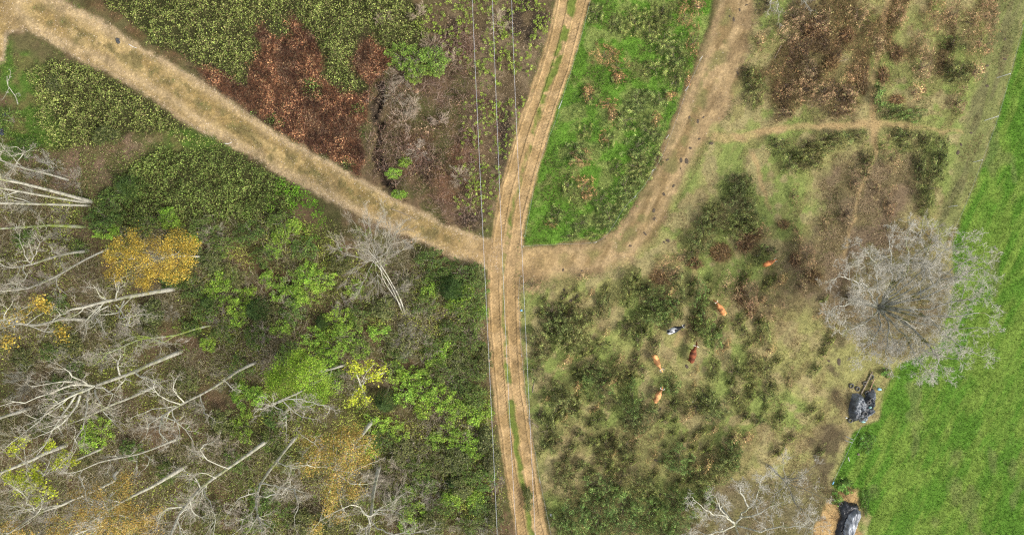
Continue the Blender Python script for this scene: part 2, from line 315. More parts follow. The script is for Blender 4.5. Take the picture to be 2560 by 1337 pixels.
M = dict(trunk=mat_trunk(), ground=mat_ground(), leaf=mat_leaf('leaf_surface'), dry=mat_leaf('dry_leaf_surface', .15, .85), grass=mat_leaf('grass_blades', .3, .7),
    pale=mat_bark('pale_lichen_bark', (.50, .485, .385), (.17, .155, .12), (.38, .38, .21), .2), grey=mat_bark('grey_bark', (.32, .305, .25), (.12, .11, .09), (.23, .25, .09), .25),
    mossy=mat_bark('mossy_bark', (.36, .35, .28), (.13, .12, .09), (.20, .25, .05), .75), twig=mat_bark('twig_bark', (.40, .36, .28), (.24, .205, .155)),
    stem=mat_bark('brown_stem', (.20, .155, .115), (.09, .07, .05)))

# ------------------------------------------------------------------ ground, tracks and field
def axis(lo, hi, st, outer):
    a = np.arange(lo, hi + st * .5, st); return np.concatenate([[-o for o in outer[::-1]], a, outer])
xs = axis(-60, 60, .12, [63, 68, 78, 100, 150, 250, 420]); ys = axis(-35, 35, .12, [37, 41, 50, 75, 130, 240, 420])
XX, YY = np.meshgrid(xs, ys, indexing='ij'); ZZ = Z(XX, YY); PXX, PYY = to_px(XX, YY)
ALB = albedo(PXX.ravel(), PYY.ravel())
Vg = np.stack([XX.ravel(), YY.ravel(), ZZ.ravel()], 1)
nx, ny = len(xs), len(ys); ii = (np.arange(nx - 1)[:, None] * ny + np.arange(ny - 1)[None, :]).ravel()
Fg = np.stack([ii, ii + ny, ii + ny + 1, ii + 1], 1)
tag(obj('ground', make_mesh('ground', Vg, Fg, ALB, M['ground'], True)), 'uneven brown and olive ground of the clearing and woodland floor', 'ground', kind='structure')
def patch(name, mk, dz, label, cat):
    f = mk.reshape(nx, ny); fm = (f[:-1, :-1] + f[1:, :-1] + f[:-1, 1:] + f[1:, 1:]).ravel() > 2
    Fp = Fg[fm]; u, inv = np.unique(Fp, return_inverse=True); V = Vg[u].copy(); V[:, 2] += dz
    tag(obj(name, make_mesh(name, V, inv.reshape(-1, 4), ALB[u], M['ground'], True)), label, cat, kind='structure')
pf = (PXX.ravel(), PYY.ravel())
patch('field', mask('field', *pf, soft=5, warp=7), .006, 'bright green grass field along the right side', 'field')
patch('pasture_lane', mask('lane', *pf, soft=7, warp=12) * (1 - mask('dirt', *pf)), .008, 'pale trodden earth lane curving up from the junction', 'lane')
patch('gravel_track', mask('gravel', *pf, soft=7, warp=10, freq=.04) * (1 - mask('dirt', *pf)), .010, 'wide stony gravel track running diagonally to the junction', 'track')
patch('cattle_path', mask('path', *pf, soft=6, warp=8) * (1 - mask('lane', *pf)), .007, 'narrow trodden cattle paths across the rough pasture', 'path')

def catmull(pts, step):
    p = np.array(pts, float); out = []
    q = np.vstack([2 * p[0] - p[1], p, 2 * p[-1] - p[-2]])
    for i in range(1, len(q) - 2):
        n = max(2, int(np.linalg.norm(q[i + 1][:2] - q[i][:2]) / step)); t = (np.arange(n) / n)[:, None]
        a, b, c, d = q[i - 1], q[i], q[i + 1], q[i + 2]
        out.append(.5 * (2 * b + (c - a) * t + (2 * a - 5 * b + 4 * c - d) * t ** 2 + (3 * b - a - 3 * c + d) * t ** 3))
    out.append(p[-1][None]); return np.vstack(out)
def dirt_track():
    cl = np.array([P(x, y)[:2] for x, y in DIRT]); cl = catmull(cl, .055)
    d = np.gradient(cl, axis=0); d /= np.linalg.norm(d, axis=1, keepdims=True); nrm = np.stack([-d[:, 1], d[:, 0]], 1)
    s = np.concatenate([[0], np.cumsum(np.linalg.norm(np.diff(cl, axis=0), axis=1))])
    v = np.linspace(-1.55, 1.55, 63)
    ew = 1 + (fbm(s * .5, s * 0, 3, 30) - .5) * .22
    X = cl[:, None, 0] + nrm[:, None, 0] * v * ew[:, None]; Y = cl[:, None, 1] + nrm[:, None, 1] * v * ew[:, None]
    z0 = Z(X, Y) + .035 - .09 * sst(1.3, 1.55, np.abs(v))[None, :]
    sv = np.broadcast_to(s[:, None], X.shape); vv = np.broadcast_to(v[None, :], X.shape)
    wob = (fbm(sv * .12, sv * 0, 3, 33) - .5) * .35
    rut = np.zeros_like(X)
    for c in (-.78, .78):
        u = (vv - c - wob) / .34; inn = sst(1.15, .8, np.abs(u))
        lug = np.sin((sv + np.abs(u) * .22) * 2 * math.pi / .34 + (u > 0) * math.pi * .9)
        strength = .5 + .8 * vn(sv * .25, vv * 0 + c, 35)
        rut += inn * (-.055 * (.5 + vn(sv * .2, vv * 0 + c, 37)) + .062 * lug * strength * sst(.05, .18, np.abs(u))) + .034 * np.exp(-((np.abs(u) - 1.3) / .22) ** 2) * (.5 + vn(sv * 3, vv * 2, 36))
    jn = np.exp(-((CY - Y * S - 655) / 62) ** 2); rut = rut * (1 - .75 * jn); z0 = z0 - .02 * jn
    z = z0 + rut + (fbm(X * 3, Y * 3, 3, 38) - .5) * .05
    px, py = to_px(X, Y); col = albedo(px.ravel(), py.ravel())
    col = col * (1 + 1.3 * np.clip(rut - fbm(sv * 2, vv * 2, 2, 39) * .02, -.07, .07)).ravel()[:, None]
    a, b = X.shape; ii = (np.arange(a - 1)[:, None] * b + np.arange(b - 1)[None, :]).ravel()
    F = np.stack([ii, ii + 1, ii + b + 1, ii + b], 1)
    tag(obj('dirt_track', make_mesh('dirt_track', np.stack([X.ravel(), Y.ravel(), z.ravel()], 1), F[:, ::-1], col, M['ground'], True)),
        'sandy two rut farm track with tractor tyre prints', 'track', kind='structure')
dirt_track()

# ------------------------------------------------------------------ ground cover that nobody could count (stuff)
def scatter(n, name, box, rng, dens=None, **k):
    x0, y0, x1, y1 = box; px = rng.uniform(x0, x1, n); py = rng.uniform(y0, y1, n)
    w = mask(name, px, py, **k) if name else np.ones(n)
    if dens is not None: w = w * dens(px, py)
    s = rng.rand(n) < w; px, py = px[s], py[s]; x = (px - CX) / S; y = (CY - py) / S
    return px, py, x, y
def track_free(px, py, m=0):
    return (np.maximum.reduce([lookup(R['dirt'], px, py), lookup(R['gravel'], px, py), lookup(R['lane'], px, py) - 4]) < m)
def pick(pal, n, rng, w=None):
    pal = np.array([C(*c) for c in pal]); return pal[rng.choice(len(pal), n, p=w)]

def bramble(name, region, box, n, label, pal, hmax=.8, seed=0, size=(.035, .08), warp=15, soft=10):
    rng = np.random.RandomState(100 + seed)
    px, py, x, y = scatter(n, region, box, rng, warp=warp, soft=soft)
    keep = track_free(px, py, 2); px, py, x, y = px[keep], py[keep], x[keep], y[keep]; m = len(x)
    d = lookup(R[region], px, py); hh = hmax * (.25 + .75 * sst(-4, 40, d)) * (.25 + 1.25 * sst(.25, .75, fbm(x * 1.1, y * 1.1, 4, 50 + seed)))
    dep = rng.rand(m) ** 2; z = Z(x, y) + hh * (1 - .75 * dep) + .02
    cl = fbm(x * 3.6, y * 3.6, 3, 57 + seed); gp = sst(.26, .40, fbm(x * .75, y * .75, 3, 182 + seed)); k2 = rng.rand(m) < (.25 + .75 * gp) * (.30 + 1.1 * sst(.32, .56, cl)) * (.35 + .65 * sst(-6, 26, lookup(R[region], px, py) + (fbm(x * .7, y * .7, 3, 58) - .5) * 60)); px, py, x, y, z, cl = px[k2], py[k2], x[k2], y[k2], z[k2] + .10 * (cl[k2] - .5), cl[k2]; m = len(x)
    c = pick(pal, m, rng) * (.62 + .9 * fbm(x * .7, y * .7, 3, 55 + seed))[:, None] * rng.uniform(.55, 1.5, m)[:, None]
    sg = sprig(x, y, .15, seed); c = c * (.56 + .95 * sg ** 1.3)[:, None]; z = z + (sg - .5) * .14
    V, F = leaf_geo(np.stack([x, y, z], 1), rng.uniform(*size, m), .62, rng, up=.55)
    o = obj(name, make_mesh(name, V, F, np.repeat(c, 4, 0), M['leaf'])); tag(o, label, 'brambles', kind='stuff'); return o
BG = [(134, 150, 72), (152, 164, 84), (112, 128, 62), (168, 176, 96), (138, 130, 84), (118, 106, 72)]
bramble('bramble_thicket', 'bram1', (140, -160, 1090, 240), 150000, 'dense yellowish green bramble thicket above the gravel track', BG, 1.1, 1)
bramble('bramble_thicket', 'bram2', (10, 130, 600, 400), 62000, 'green bramble bank below the gravel track at upper left', BG, 1.2, 2, warp=14, soft=8)
bramble('bramble_thicket', 'bram3', (200, 350, 780, 610), 70000, 'darker green bramble bank between the gravel track and yellow tree', [(110, 132, 62), (128, 148, 70), (90, 108, 52), (144, 156, 80), (114, 110, 66)], 1.0, 3, warp=16, soft=10)
bramble('bramble_thicket', 'bram4', (610, 40, 930, 440), 32000, 'small green bramble patches growing through rusty bracken', [(108, 136, 64), (126, 150, 74), (86, 106, 52)], .6, 4)
def bracken(name, region, box, n, label, pal, seed, soft=6, warp=9, size=(.04, .13), dens=None):
    rng = np.random.RandomState(200 + seed)
    px, py, x, y = scatter(n, region, box, rng, soft=soft, warp=warp, dens=dens); k = track_free(px, py, -1); px, py, x, y = px[k], py[k], x[k], y[k]; m = len(x)
    hh = .15 + .55 * fbm(x * .9, y * .9, 3, 70 + seed); z = Z(x, y) + hh * rng.uniform(.2, 1, m)
    c = pick(pal, m, rng); dk = sst(.50, .64, fbm(x * .42, y * .42, 3, 180 + seed))[:, None] * .75; c = c * (1 - dk) + pick([(84, 68, 56), (98, 86, 62), (70, 58, 50)], m, rng) * dk; c = c * (.42 + 1.15 * sst(.3, .7, fbm(x * 1.3, y * 1.3, 4, 75 + seed)))[:, None] * rng.uniform(.5, 1.5, m)[:, None]
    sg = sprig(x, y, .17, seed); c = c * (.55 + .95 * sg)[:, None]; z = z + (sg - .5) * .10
    V, F = leaf_geo(np.stack([x, y, z], 1), rng.uniform(*size, m), .22, rng, up=.5)
    tag(obj(name, make_mesh(name, V, F, np.repeat(c, 4, 0), M['dry'])), label, 'bracken', kind='stuff')
BR = [(150, 104, 72), (174, 124, 86), (128, 88, 66), (192, 148, 106), (96, 72, 60), (118, 106, 72), (84, 64, 54)]
bracken('dry_bracken', 'bracken', (470, 20, 1000, 450), 85000, 'rust brown dead bracken above the gravel track', BR, 1, soft=16, warp=18)
bracken('dry_bracken', 'bracken2', (200, -20, 1290, 780), 60000, 'scattered rusty dead bracken beside tracks and gully', [(142, 108, 82), (160, 126, 98), (120, 88, 68), (112, 84, 64), (124, 112, 72)], 2, soft=30, warp=40, dens=lambda a, b: sst(.38, .56, fbm(a * .025, b * .025, 4, 160)))
bracken('dry_heath', 'heath', (1850, -120, 2520, 320), 60000, 'brown dry heath and dead bracken at the upper right', [(138, 106, 72), (158, 128, 88), (112, 88, 64), (134, 126, 78), (100, 80, 60)], 3, soft=22, warp=30, dens=lambda a, b: sst(.42, .58, fbm((a * .9 + b * .43) * .020, (b * .9 - a * .43) * .009, 4, 150)))
bracken('dark_heath', 'heathdark', (1860, -120, 2170, 310), 22000, 'dark brown charred scrub at the top of the pasture', [(80, 68, 64), (100, 82, 70), (130, 102, 80), (64, 56, 56), (122, 114, 76), (54, 48, 50)], 4, soft=34, warp=40, dens=lambda a, b: sst(.44, .60, fbm(a * .022, b * .016, 4, 152)))

def grass(name, region, box, n, label, hgt, seed, bright=1.0, lean=(-.3, -.2), wid=.018, soft=6, warp=8, dens=None, jit=.5):
    rng = np.random.RandomState(300 + seed)
    px, py, x, y = scatter(n, region, box, rng, dens=dens, soft=soft, warp=warp); k = track_free(px, py, 0); px, py, x, y = px[k], py[k], x[k], y[k]; m = len(x)
    c = albedo(px, py) * bright * rng.uniform(1 - jit, 1 + jit, m)[:, None]; c *= 1 + (rng.rand(m, 3) - .5) * [.25, .12, .25]
    L = hgt * rng.uniform(.5, 1.3, m) * (.55 + .9 * fbm(x * .8, y * .8, 3, 90 + seed))
    d = rng.normal(size=(m, 3)) * .55; d[:, 0] += lean[0]; d[:, 1] += lean[1]; d[:, 2] = np.abs(d[:, 2]) + .45
    d *= (L / np.linalg.norm(d, axis=1))[:, None]
    V, F = blade_geo(np.stack([x, y, Z(x, y) - .01], 1), d, wid * rng.uniform(.7, 1.5, m), rng)
    tag(obj(name, make_mesh(name, V, F, np.repeat(c, 3, 0), M['grass'])), label, 'grass', kind='stuff')
grass('field_grass', 'field', (2060, -160, 2760, 1480), 260000, 'short bright green grass of the field', .20, 1, 1.25, jit=.3)
grass('lush_grass', 'tri', (1290, -120, 1830, 640), 90000, 'lush green grass between the two tracks', .24, 2, 1.3)
grass('pasture_grass', 'past', (1280, -120, 2560, 1480), 200000, 'short olive and straw coloured pasture grass', .13, 3, 1.2, dens=lambda a, b: 1 - .95 * mask('field', a, b))
grass('bank_grass', 'grassl', (-80, 90, 640, 440), 22000, 'green grass on the bank at upper left', .22, 4, 1.2, soft=16, warp=18)

def rough_grass(name, region, box, n, label, seed, pal, L=(.18, .5), thr=(.47, .60)):
    rng = np.random.RandomState(350 + seed)
    px, py, x, y = scatter(n, region, box, rng, dens=lambda a, b: sst(*thr, fbm((a * .84 + b * .54) * .036, (b * .84 - a * .54) * .014, 4, 155 + seed)) * (1 - mask('field', a, b)) * (1 - mask('path', a, b)), soft=14, warp=10)
    k = track_free(px, py, -6); px, py, x, y = px[k], py[k], x[k], y[k]; m = len(x)
    t = sst(.4, .6, fbm(x * .25, y * .25, 3, 158 + seed))[:, None]; c = (pick(pal[:3], m, rng) * (1 - t) + pick(pal[3:], m, rng) * t) * rng.uniform(.5, 1.5, m)[:, None]
    d = rng.normal(size=(m, 3)); d[:, 0] -= .5; d[:, 1] -= .4; d[:, 2] = np.abs(d[:, 2]) * .5 + .2; d *= (rng.uniform(*L, m) / np.linalg.norm(d, axis=1))[:, None]
    V, F = blade_geo(np.stack([x, y, Z(x, y) + rng.uniform(-.02, .12, m)], 1), d, .016 * rng.uniform(.6, 1.4, m), rng)
    tag(obj(name, make_mesh(name, V, F, np.repeat(c, 3, 0), M['grass'])), label, 'grass', kind='stuff')
rough_grass('rough_grass', 'past', (1280, -120, 2560, 1480), 150000, 'rough olive and brown tussocky growth spread through the pasture', 1, [(120, 124, 72), (136, 138, 84), (106, 108, 64), (140, 118, 84), (158, 136, 98), (120, 100, 74)], thr=(.50, .64))
rough_grass('rough_grass', 'tri', (1290, -120, 1830, 640), 60000, 'rough dark herbs mixed into the lush strip between the tracks', 2, [(92, 112, 58), (108, 128, 66), (76, 96, 50), (112, 110, 66), (128, 122, 76), (96, 84, 58)], thr=(.50, .60))

def verge_growth():
    rng = np.random.RandomState(380); n = 420000; px = rng.uniform(-80, 1960, n); py = rng.uniform(-100, 1440, n)
    g, d, l = lookup(R['gravel'], px, py), lookup(R['dirt'], px, py), lookup(R['lane'], px, py); e = np.where(np.abs(g) < np.abs(d), g, d); e = np.where(np.abs(l) < np.abs(e), l, e)
    nn = fbm(px * .045, py * .045, 4, 162); w = sst(-16, -6, e) * sst(14, -2, e + (nn - .5) * 50) * sst(.36, .56, nn) * (np.maximum.reduce([g, d, l]) < 14)
    mid = np.maximum(sst(-6, 8, lookup(R['dirtmid'], px, py)), sst(-6, 12, lookup(R['gravelmid'], px, py)) * .8) * sst(.42, .56, fbm(px * .05, py * .05, 4, 26)); k = rng.rand(n) < np.maximum(w, mid); px, py, nn = px[k], py[k], nn[k]; x = (px - CX) / S; y = (CY - py) / S; m = len(x)
    gr = (vn(x * .6, y * .6, 163) * .7 + .5 * sst(900, 1500, px) > .45) | (lookup(R['dirtmid'], px, py) > 0)
    c = np.where(gr[:, None], pick([(112, 132, 62), (132, 144, 80), (96, 116, 54)], m, rng), pick([(132, 108, 78), (112, 92, 66), (128, 122, 76)], m, rng)) * rng.uniform(.6, 1.4, m)[:, None]
    dd = rng.normal(size=(m, 3)); dd[:, 2] = np.abs(dd[:, 2]) * .6 + .25; dd *= (rng.uniform(.08, .26, m) / np.linalg.norm(dd, axis=1))[:, None]
    V, F = blade_geo(np.stack([x, y, Z(x, y) + .01], 1), dd, .014 * rng.uniform(.6, 1.4, m), rng)
    tag(obj('verge_grass', make_mesh('verge_grass', V, F, np.repeat(c, 3, 0), M['grass'])), 'grass and dry stalks creeping over the edges of the tracks', 'grass', kind='stuff')
verge_growth()
bracken('bank_growth', 'bank', (880, 40, 1230, 600), 30000, 'mixed dry growth on the bank right of the dark gully', [(134, 108, 84), (156, 130, 106), (112, 88, 68), (120, 114, 70), (96, 80, 60)], 5, soft=24, warp=30, size=(.04, .15), dens=lambda a, b: sst(.36, .56, fbm(a * .028, b * .028, 4, 165)))

def litter(name, region, box, n, label, pal, seed, soft=30, warp=30, size=(.025, .06), dens=None, h=.06):
    rng = np.random.RandomState(400 + seed)
    px, py, x, y = scatter(n, region, box, rng, dens=dens, soft=soft, warp=warp); k = track_free(px, py, -2); px, py, x, y = px[k], py[k], x[k], y[k]; m = len(x)
    c = pick(pal, m, rng) * rng.uniform(.6, 1.4, m)[:, None]
    V, F = leaf_geo(np.stack([x, y, Z(x, y) + rng.uniform(.02, h, m)], 1), rng.uniform(*size, m), .6, rng, up=1.2)
    tag(obj(name, make_mesh(name, V, F, np.repeat(c, 4, 0), M['dry'])), label, 'leaf litter', kind='stuff')
LP = [(134, 114, 82), (160, 140, 106), (112, 88, 66), (96, 76, 54), (178, 158, 124), (110, 102, 60)]
litter('leaf_litter', 'woods', (-120, 380, 1330, 1460), 130000, 'brown and pinkish fallen leaves on the woodland floor', LP, 1)
litter('leaf_litter', 'litter', (-60, 330, 420, 780), 42000, 'pinkish fallen leaves on the bank below the brambles', LP, 2)
litter('leaf_litter', 'pinkl', (1900, 360, 2360, 860), 36000, 'pinkish fallen leaves on the pasture left of the bare oak', LP, 3, dens=lambda a, b: sst(.35, .6, fbm(a * .02, b * .012, 3, 95)))
litter('leaf_litter', 'oakfloor', (1600, 520, 2420, 1440), 26000, 'dull fallen leaves beneath the bare trees of the pasture', LP, 4)
litter('leaf_litter', 'bank', (880, 40, 1230, 600), 9000, 'pale fallen leaves on the bank right of the gully', [(150, 126, 102), (126, 100, 80), (176, 152, 126)], 6)
litter('leaf_litter', 'lime', (1030, -60, 1400, 600), 26000, 'brown fallen leaves under the power cables', [(120, 100, 76), (146, 126, 98), (92, 76, 58), (172, 152, 124)], 5)

def low_scrub(name, region, box, n, label, ca, cb, seed, thr, dens, hmax=1.2):
    rng = np.random.RandomState(501 + seed)
    px, py, x, y = scatter(n, region, box, rng, dens=lambda a, b: sst(*thr, fbm(a * .012, b * .012, 4, 110 + seed)) * dens(a), soft=25, warp=25)
    k = track_free(px, py, -4); px, py, x, y = px[k], py[k], x[k], y[k]; m = len(x)
    hh = .15 + hmax * fbm(x * .5, y * .5, 4, 112 + seed); z = Z(x, y) + hh * rng.uniform(.2, 1, m)
    t = sst(.35, .65, fbm(x * .35, y * .35, 3, 114 + seed))[:, None]; c = (pick(ca, m, rng) * (1 - t) + pick(cb, m, rng) * t) * rng.uniform(.4, 1.6, m)[:, None]
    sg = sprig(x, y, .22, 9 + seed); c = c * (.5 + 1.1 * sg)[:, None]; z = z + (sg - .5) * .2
    V, F = leaf_geo(np.stack([x, y, z], 1), rng.uniform(.035, .078, m), .6, rng, up=.5)
    tag(obj(name, make_mesh(name, V, F, np.repeat(c, 4, 0), M['leaf'])), label, 'undergrowth', kind='stuff')
low_scrub('low_scrub', 'woods', (-120, 420, 1330, 1460), 380000, 'tangled low green scrub covering the woodland floor', [(108, 120, 58), (122, 122, 68), (94, 108, 52)], [(150, 168, 64), (168, 176, 78), (154, 150, 82)], 0, (.32, .53), lambda a: .55 + .45 * sst(300, 620, a))
low_scrub('low_scrub', 'bankl', (-100, 80, 780, 770), 90000, 'mixed low greenery on the bank at upper left between bramble patches', [(104, 116, 58), (118, 112, 72), (90, 104, 52)], [(122, 142, 62), (138, 140, 78), (108, 128, 56)], 3, (.40, .60), lambda a: .75 + 0 * a, .5)

def twig_litter(name, region, box, n, label, pal, seed, L=(.4, 1.4), h=.8, soft=30):
    rng = np.random.RandomState(520 + seed)
    px, py, x, y = scatter(n, region, box, rng, soft=soft, warp=25, dens=lambda a, b: sst(.36, .58, fbm(a * .012, b * .012, 4, 120 + seed)))
    k = track_free(px, py, -14); px, py, x, y = px[k], py[k], x[k], y[k]; m = len(x)
    d = rng.normal(size=(m, 3)); d[:, 2] = np.abs(d[:, 2]) * .6; d *= (rng.uniform(*L, m) / np.linalg.norm(d, axis=1))[:, None]
    B = np.stack([x, y, Z(x, y) + rng.uniform(0, h, m)], 1); bend = rng.normal(size=(m, 3)) * .1
    pts = np.stack([B, B + d * .5 + bend, B + d], 1); rad = np.array([.012, .009, .005])
    V, F = tubes([(p, rad) for p in pts], 3); c = np.repeat(pick(pal, m, rng) * rng.uniform(.6, 1.3, m)[:, None], 9, 0)
    tag(obj(name, make_mesh(name, V, F, c, M['dry'])), label, 'brushwood', kind='stuff')
TP = [(172, 160, 128), (146, 134, 102), (124, 108, 82), (192, 182, 152), (140, 136, 88)]
twig_litter('brushwood', 'woods', (-120, 420, 1330, 1460), 95000, 'thin grey and brown bare twigs tangled over the woodland floor', TP, 1)
twig_litter('brushwood', 'bracken2', (1000, 60, 1290, 560), 5000, 'dry pinkish twigs on the bank beside the gully', [(150, 118, 104), (126, 94, 82), (168, 142, 124)], 2, (.3, .9), .4)
twig_litter('brushwood', 'bank', (880, 40, 1230, 600), 9000, 'tangle of pinkish dry twigs right of the dark gully', [(166, 138, 122), (146, 114, 98), (182, 160, 142), (120, 94, 78)], 4, (.3, 1.0), .5)
twig_litter('brushwood', 'heath', (1850, -100, 2500, 320), 5000, 'dry straw stalks over the brown heath', [(150, 124, 84), (124, 98, 70), (170, 146, 104)], 3, (.3, .9), .3)
def ferns(name, region, box, n, label, pal, seed, rad=(.15, .4), soft=14, thr=(.42, .6)):
    rng = np.random.RandomState(560 + seed)
    px, py, x, y = scatter(n, region, box, rng, soft=soft, warp=20, dens=lambda a, b: sst(*thr, fbm(a * .03, b * .03, 3, 130 + seed))); k = track_free(px, py, -3); x, y = x[k], y[k]; m = len(x)
    B, D, Cc = [], [], []
    q = 16; R_ = rng.uniform(*rad, m)[:, None] * rng.uniform(.2, 1, (m, q)); A = rng.uniform(0, 6.28, (m, 1)) + (np.arange(q) % 5) * 1.256 + rng.normal(size=(m, q)) * .22
    fx = x[:, None] + R_ * np.cos(A); fy = y[:, None] + R_ * np.sin(A); fz = Z(x, y)[:, None] + .25 + .25 * rng.rand(m, q)
    P_ = np.stack([fx, fy, fz], -1).reshape(-1, 3); c = np.repeat(pick(pal, m, rng) * rng.uniform(.7, 1.25, m)[:, None], q, 0) * rng.uniform(.75, 1.25, m * q)[:, None]
    V, F = leaf_geo(P_, rng.uniform(.04, .085, len(P_)), .5, rng, up=1.0)
    tag(obj(name, make_mesh(name, V, F, np.repeat(c, 4, 0), M['leaf'])), label, 'ferns', kind='stuff')
ferns('fern_sprouts', 'lime', (1030, -60, 1400, 600), 3000, 'lime green sprouts scattered under the power cables', [(150, 170, 66), (130, 152, 56), (166, 184, 84), (112, 130, 54)], 1, (.06, .24), 26, (.30, .62))
ferns('fern_sprouts', 'fern', (590, 440, 920, 660), 900, 'bright green young ferns at the foot of the gravel track', [(112, 166, 36), (134, 184, 48), (96, 144, 36)], 2, (.2, .5))
ferns('fern_sprouts', 'woods', (440, 560, 1230, 1340), 900, 'bright green sprouts over the woodland floor', [(120, 160, 46), (104, 142, 42), (140, 172, 60)], 3)
def stones():
    rng = np.random.RandomState(601)
    px, py, x, y = scatter(110000, 'gravel', (-60, -100, 1260, 690), rng, soft=6, warp=8, dens=lambda a, b: .15 + .6 * sst(30, 4, lookup(R['gravel'], a, b)) + .3 * sst(.5, .65, fbm(a * .03, b * .03, 3, 140)))
    px2, py2, x2, y2 = scatter(12000, 'lane', (1290, -60, 1920, 720), rng, soft=6, warp=8, dens=lambda a, b: .4 * sst(.45, .6, fbm(a * .03, b * .03, 3, 141)))
    x = np.concatenate([x, x2]); y = np.concatenate([y, y2]); m = len(x)
    r = rng.uniform(.018, .052, m) * rng.uniform(.45, 1, m); B = np.stack([x, y, Z(x, y) + .012], 1)
    oc = np.array([[1, 0, 0], [0, 1, 0], [-1, 0, 0], [0, -1, 0], [0, 0, .7]]); a = rng.uniform(0, 6.28, m)
    rot = np.stack([np.cos(a), -np.sin(a), np.sin(a), np.cos(a)], 1).reshape(m, 2, 2); xy = np.einsum('mij,kj->mki', rot, oc[:, :2]) * rng.uniform(.6, 1.4, (m, 5, 1))
    V = np.concatenate([xy, np.broadcast_to(oc[None, :, 2:], (m, 5, 1))], 2) * r[:, None, None] + B[:, None, :]
    F = (np.arange(m)[:, None, None] * 5 + np.array([[0, 1, 4], [1, 2, 4], [2, 3, 4], [3, 0, 4]])[None]).reshape(-1, 3)
    c = pick([(200, 180, 152), (178, 154, 124), (212, 196, 174), (162, 136, 110)], m, rng)
    tag(obj('stones', make_mesh('stones', V.reshape(-1, 3), F, np.repeat(c, 5, 0), M['dry'])), 'pale loose stones strewn over the gravel track and lane', 'stones', kind='stuff')
stones()

# ------------------------------------------------------------------ labels by landmark for the many shrubs
LM = [('the black and white cow', 1690, 823), ('the dark red cow', 1737, 885), ('the big bare oak', 2200, 768), ('the track junction', 1258, 650), ('the tyre and tarp heap', 2155, 1010),
      ('the yellow tree', 380, 640), ('the round lime crowned tree', 755, 950), ('the leaning bare tree', 940, 620), ('the blue fence scrap', 1303, 775), ('the crossing of cattle paths', 2187, 315),
      ('the white fence post', 1405, 252), ('the light green sapling', 1040, 150), ('the straw patch', 2120, 1240), ('the open yellow sapling', 910, 950), ('the ochre tree', 850, 1160), ('the lone orange cow', 1930, 654)]
ITEMS = []
ORD = ['nearest', 'second nearest', 'third nearest', 'fourth nearest', 'fifth nearest', 'sixth nearest', 'seventh nearest', 'eighth nearest', 'ninth nearest', 'tenth nearest'] + ['%dth nearest' % i for i in range(11, 60)]
SEC = ['right', 'upper right', 'top', 'upper left', 'left', 'lower left', 'bottom', 'lower right']
def sector(x, y, l): return int(round(math.atan2(l[2] - y, x - l[1]) / (math.pi / 4))) % 8
def write_labels():
    for o, noun, x, y in ITEMS:
        l = min(LM, key=lambda l: math.hypot(x - l[1], y - l[2])); s = sector(x, y, l); d = math.hypot(x - l[1], y - l[2])
        k = sum(1 for _, n2, a, b in ITEMS if n2 == noun and sector(a, b, l) == s and math.hypot(a - l[1], b - l[2]) < d - 1e-6)
        side = {'top': 'above', 'bottom': 'below'}.get(SEC[s]) or '%s of' % SEC[s]
        o['label'] = '%s, %s %s %s' % (noun, ORD[k], side, l[0])

# ------------------------------------------------------------------ shrubs
def gv(s=1.0): return Vector((random.gauss(0, s), random.gauss(0, s), random.gauss(0, s)))
def grow(big, tw, p, d, L, r, lvl, maxl, wob=.22, up=.08, nk=(3, 5), rmin=.010, tips=None, spread=(30, 65)):
    n = 6 if lvl < 2 else 4; pts = [p]; rad = [r]; st = L / n
    for i in range(n):
        d = (d + gv(wob) + Vector((0, 0, up))).normalized(); p = p + d * st; pts.append(p); rad.append(max(rmin * .5, r * (1 - .78 * (i + 1) / n)))
    (big if lvl <= 1 else tw).append((np.array(pts), np.array(rad)))
    if tips is not None and lvl >= maxl - 1: tips.append(p)
    if lvl < maxl:
        k = random.randint(*nk)
        for j in range(k):
            t = .2 + .8 * (j + random.random()) / k; f = t * n; i = min(n - 1, int(f)); q = pts[i].lerp(pts[i + 1], f - i)
            dd = (pts[i + 1] - pts[i]).normalized(); ax = dd.cross(gv()).normalized(); nd = Quaternion(ax, math.radians(random.uniform(*spread))) @ dd
            grow(big, tw, q, nd, L * random.uniform(.38, .68) * (1.15 - .45 * t), max(rmin, rad[i] * .62), lvl + 1, maxl, wob, up, nk, rmin, tips, spread)

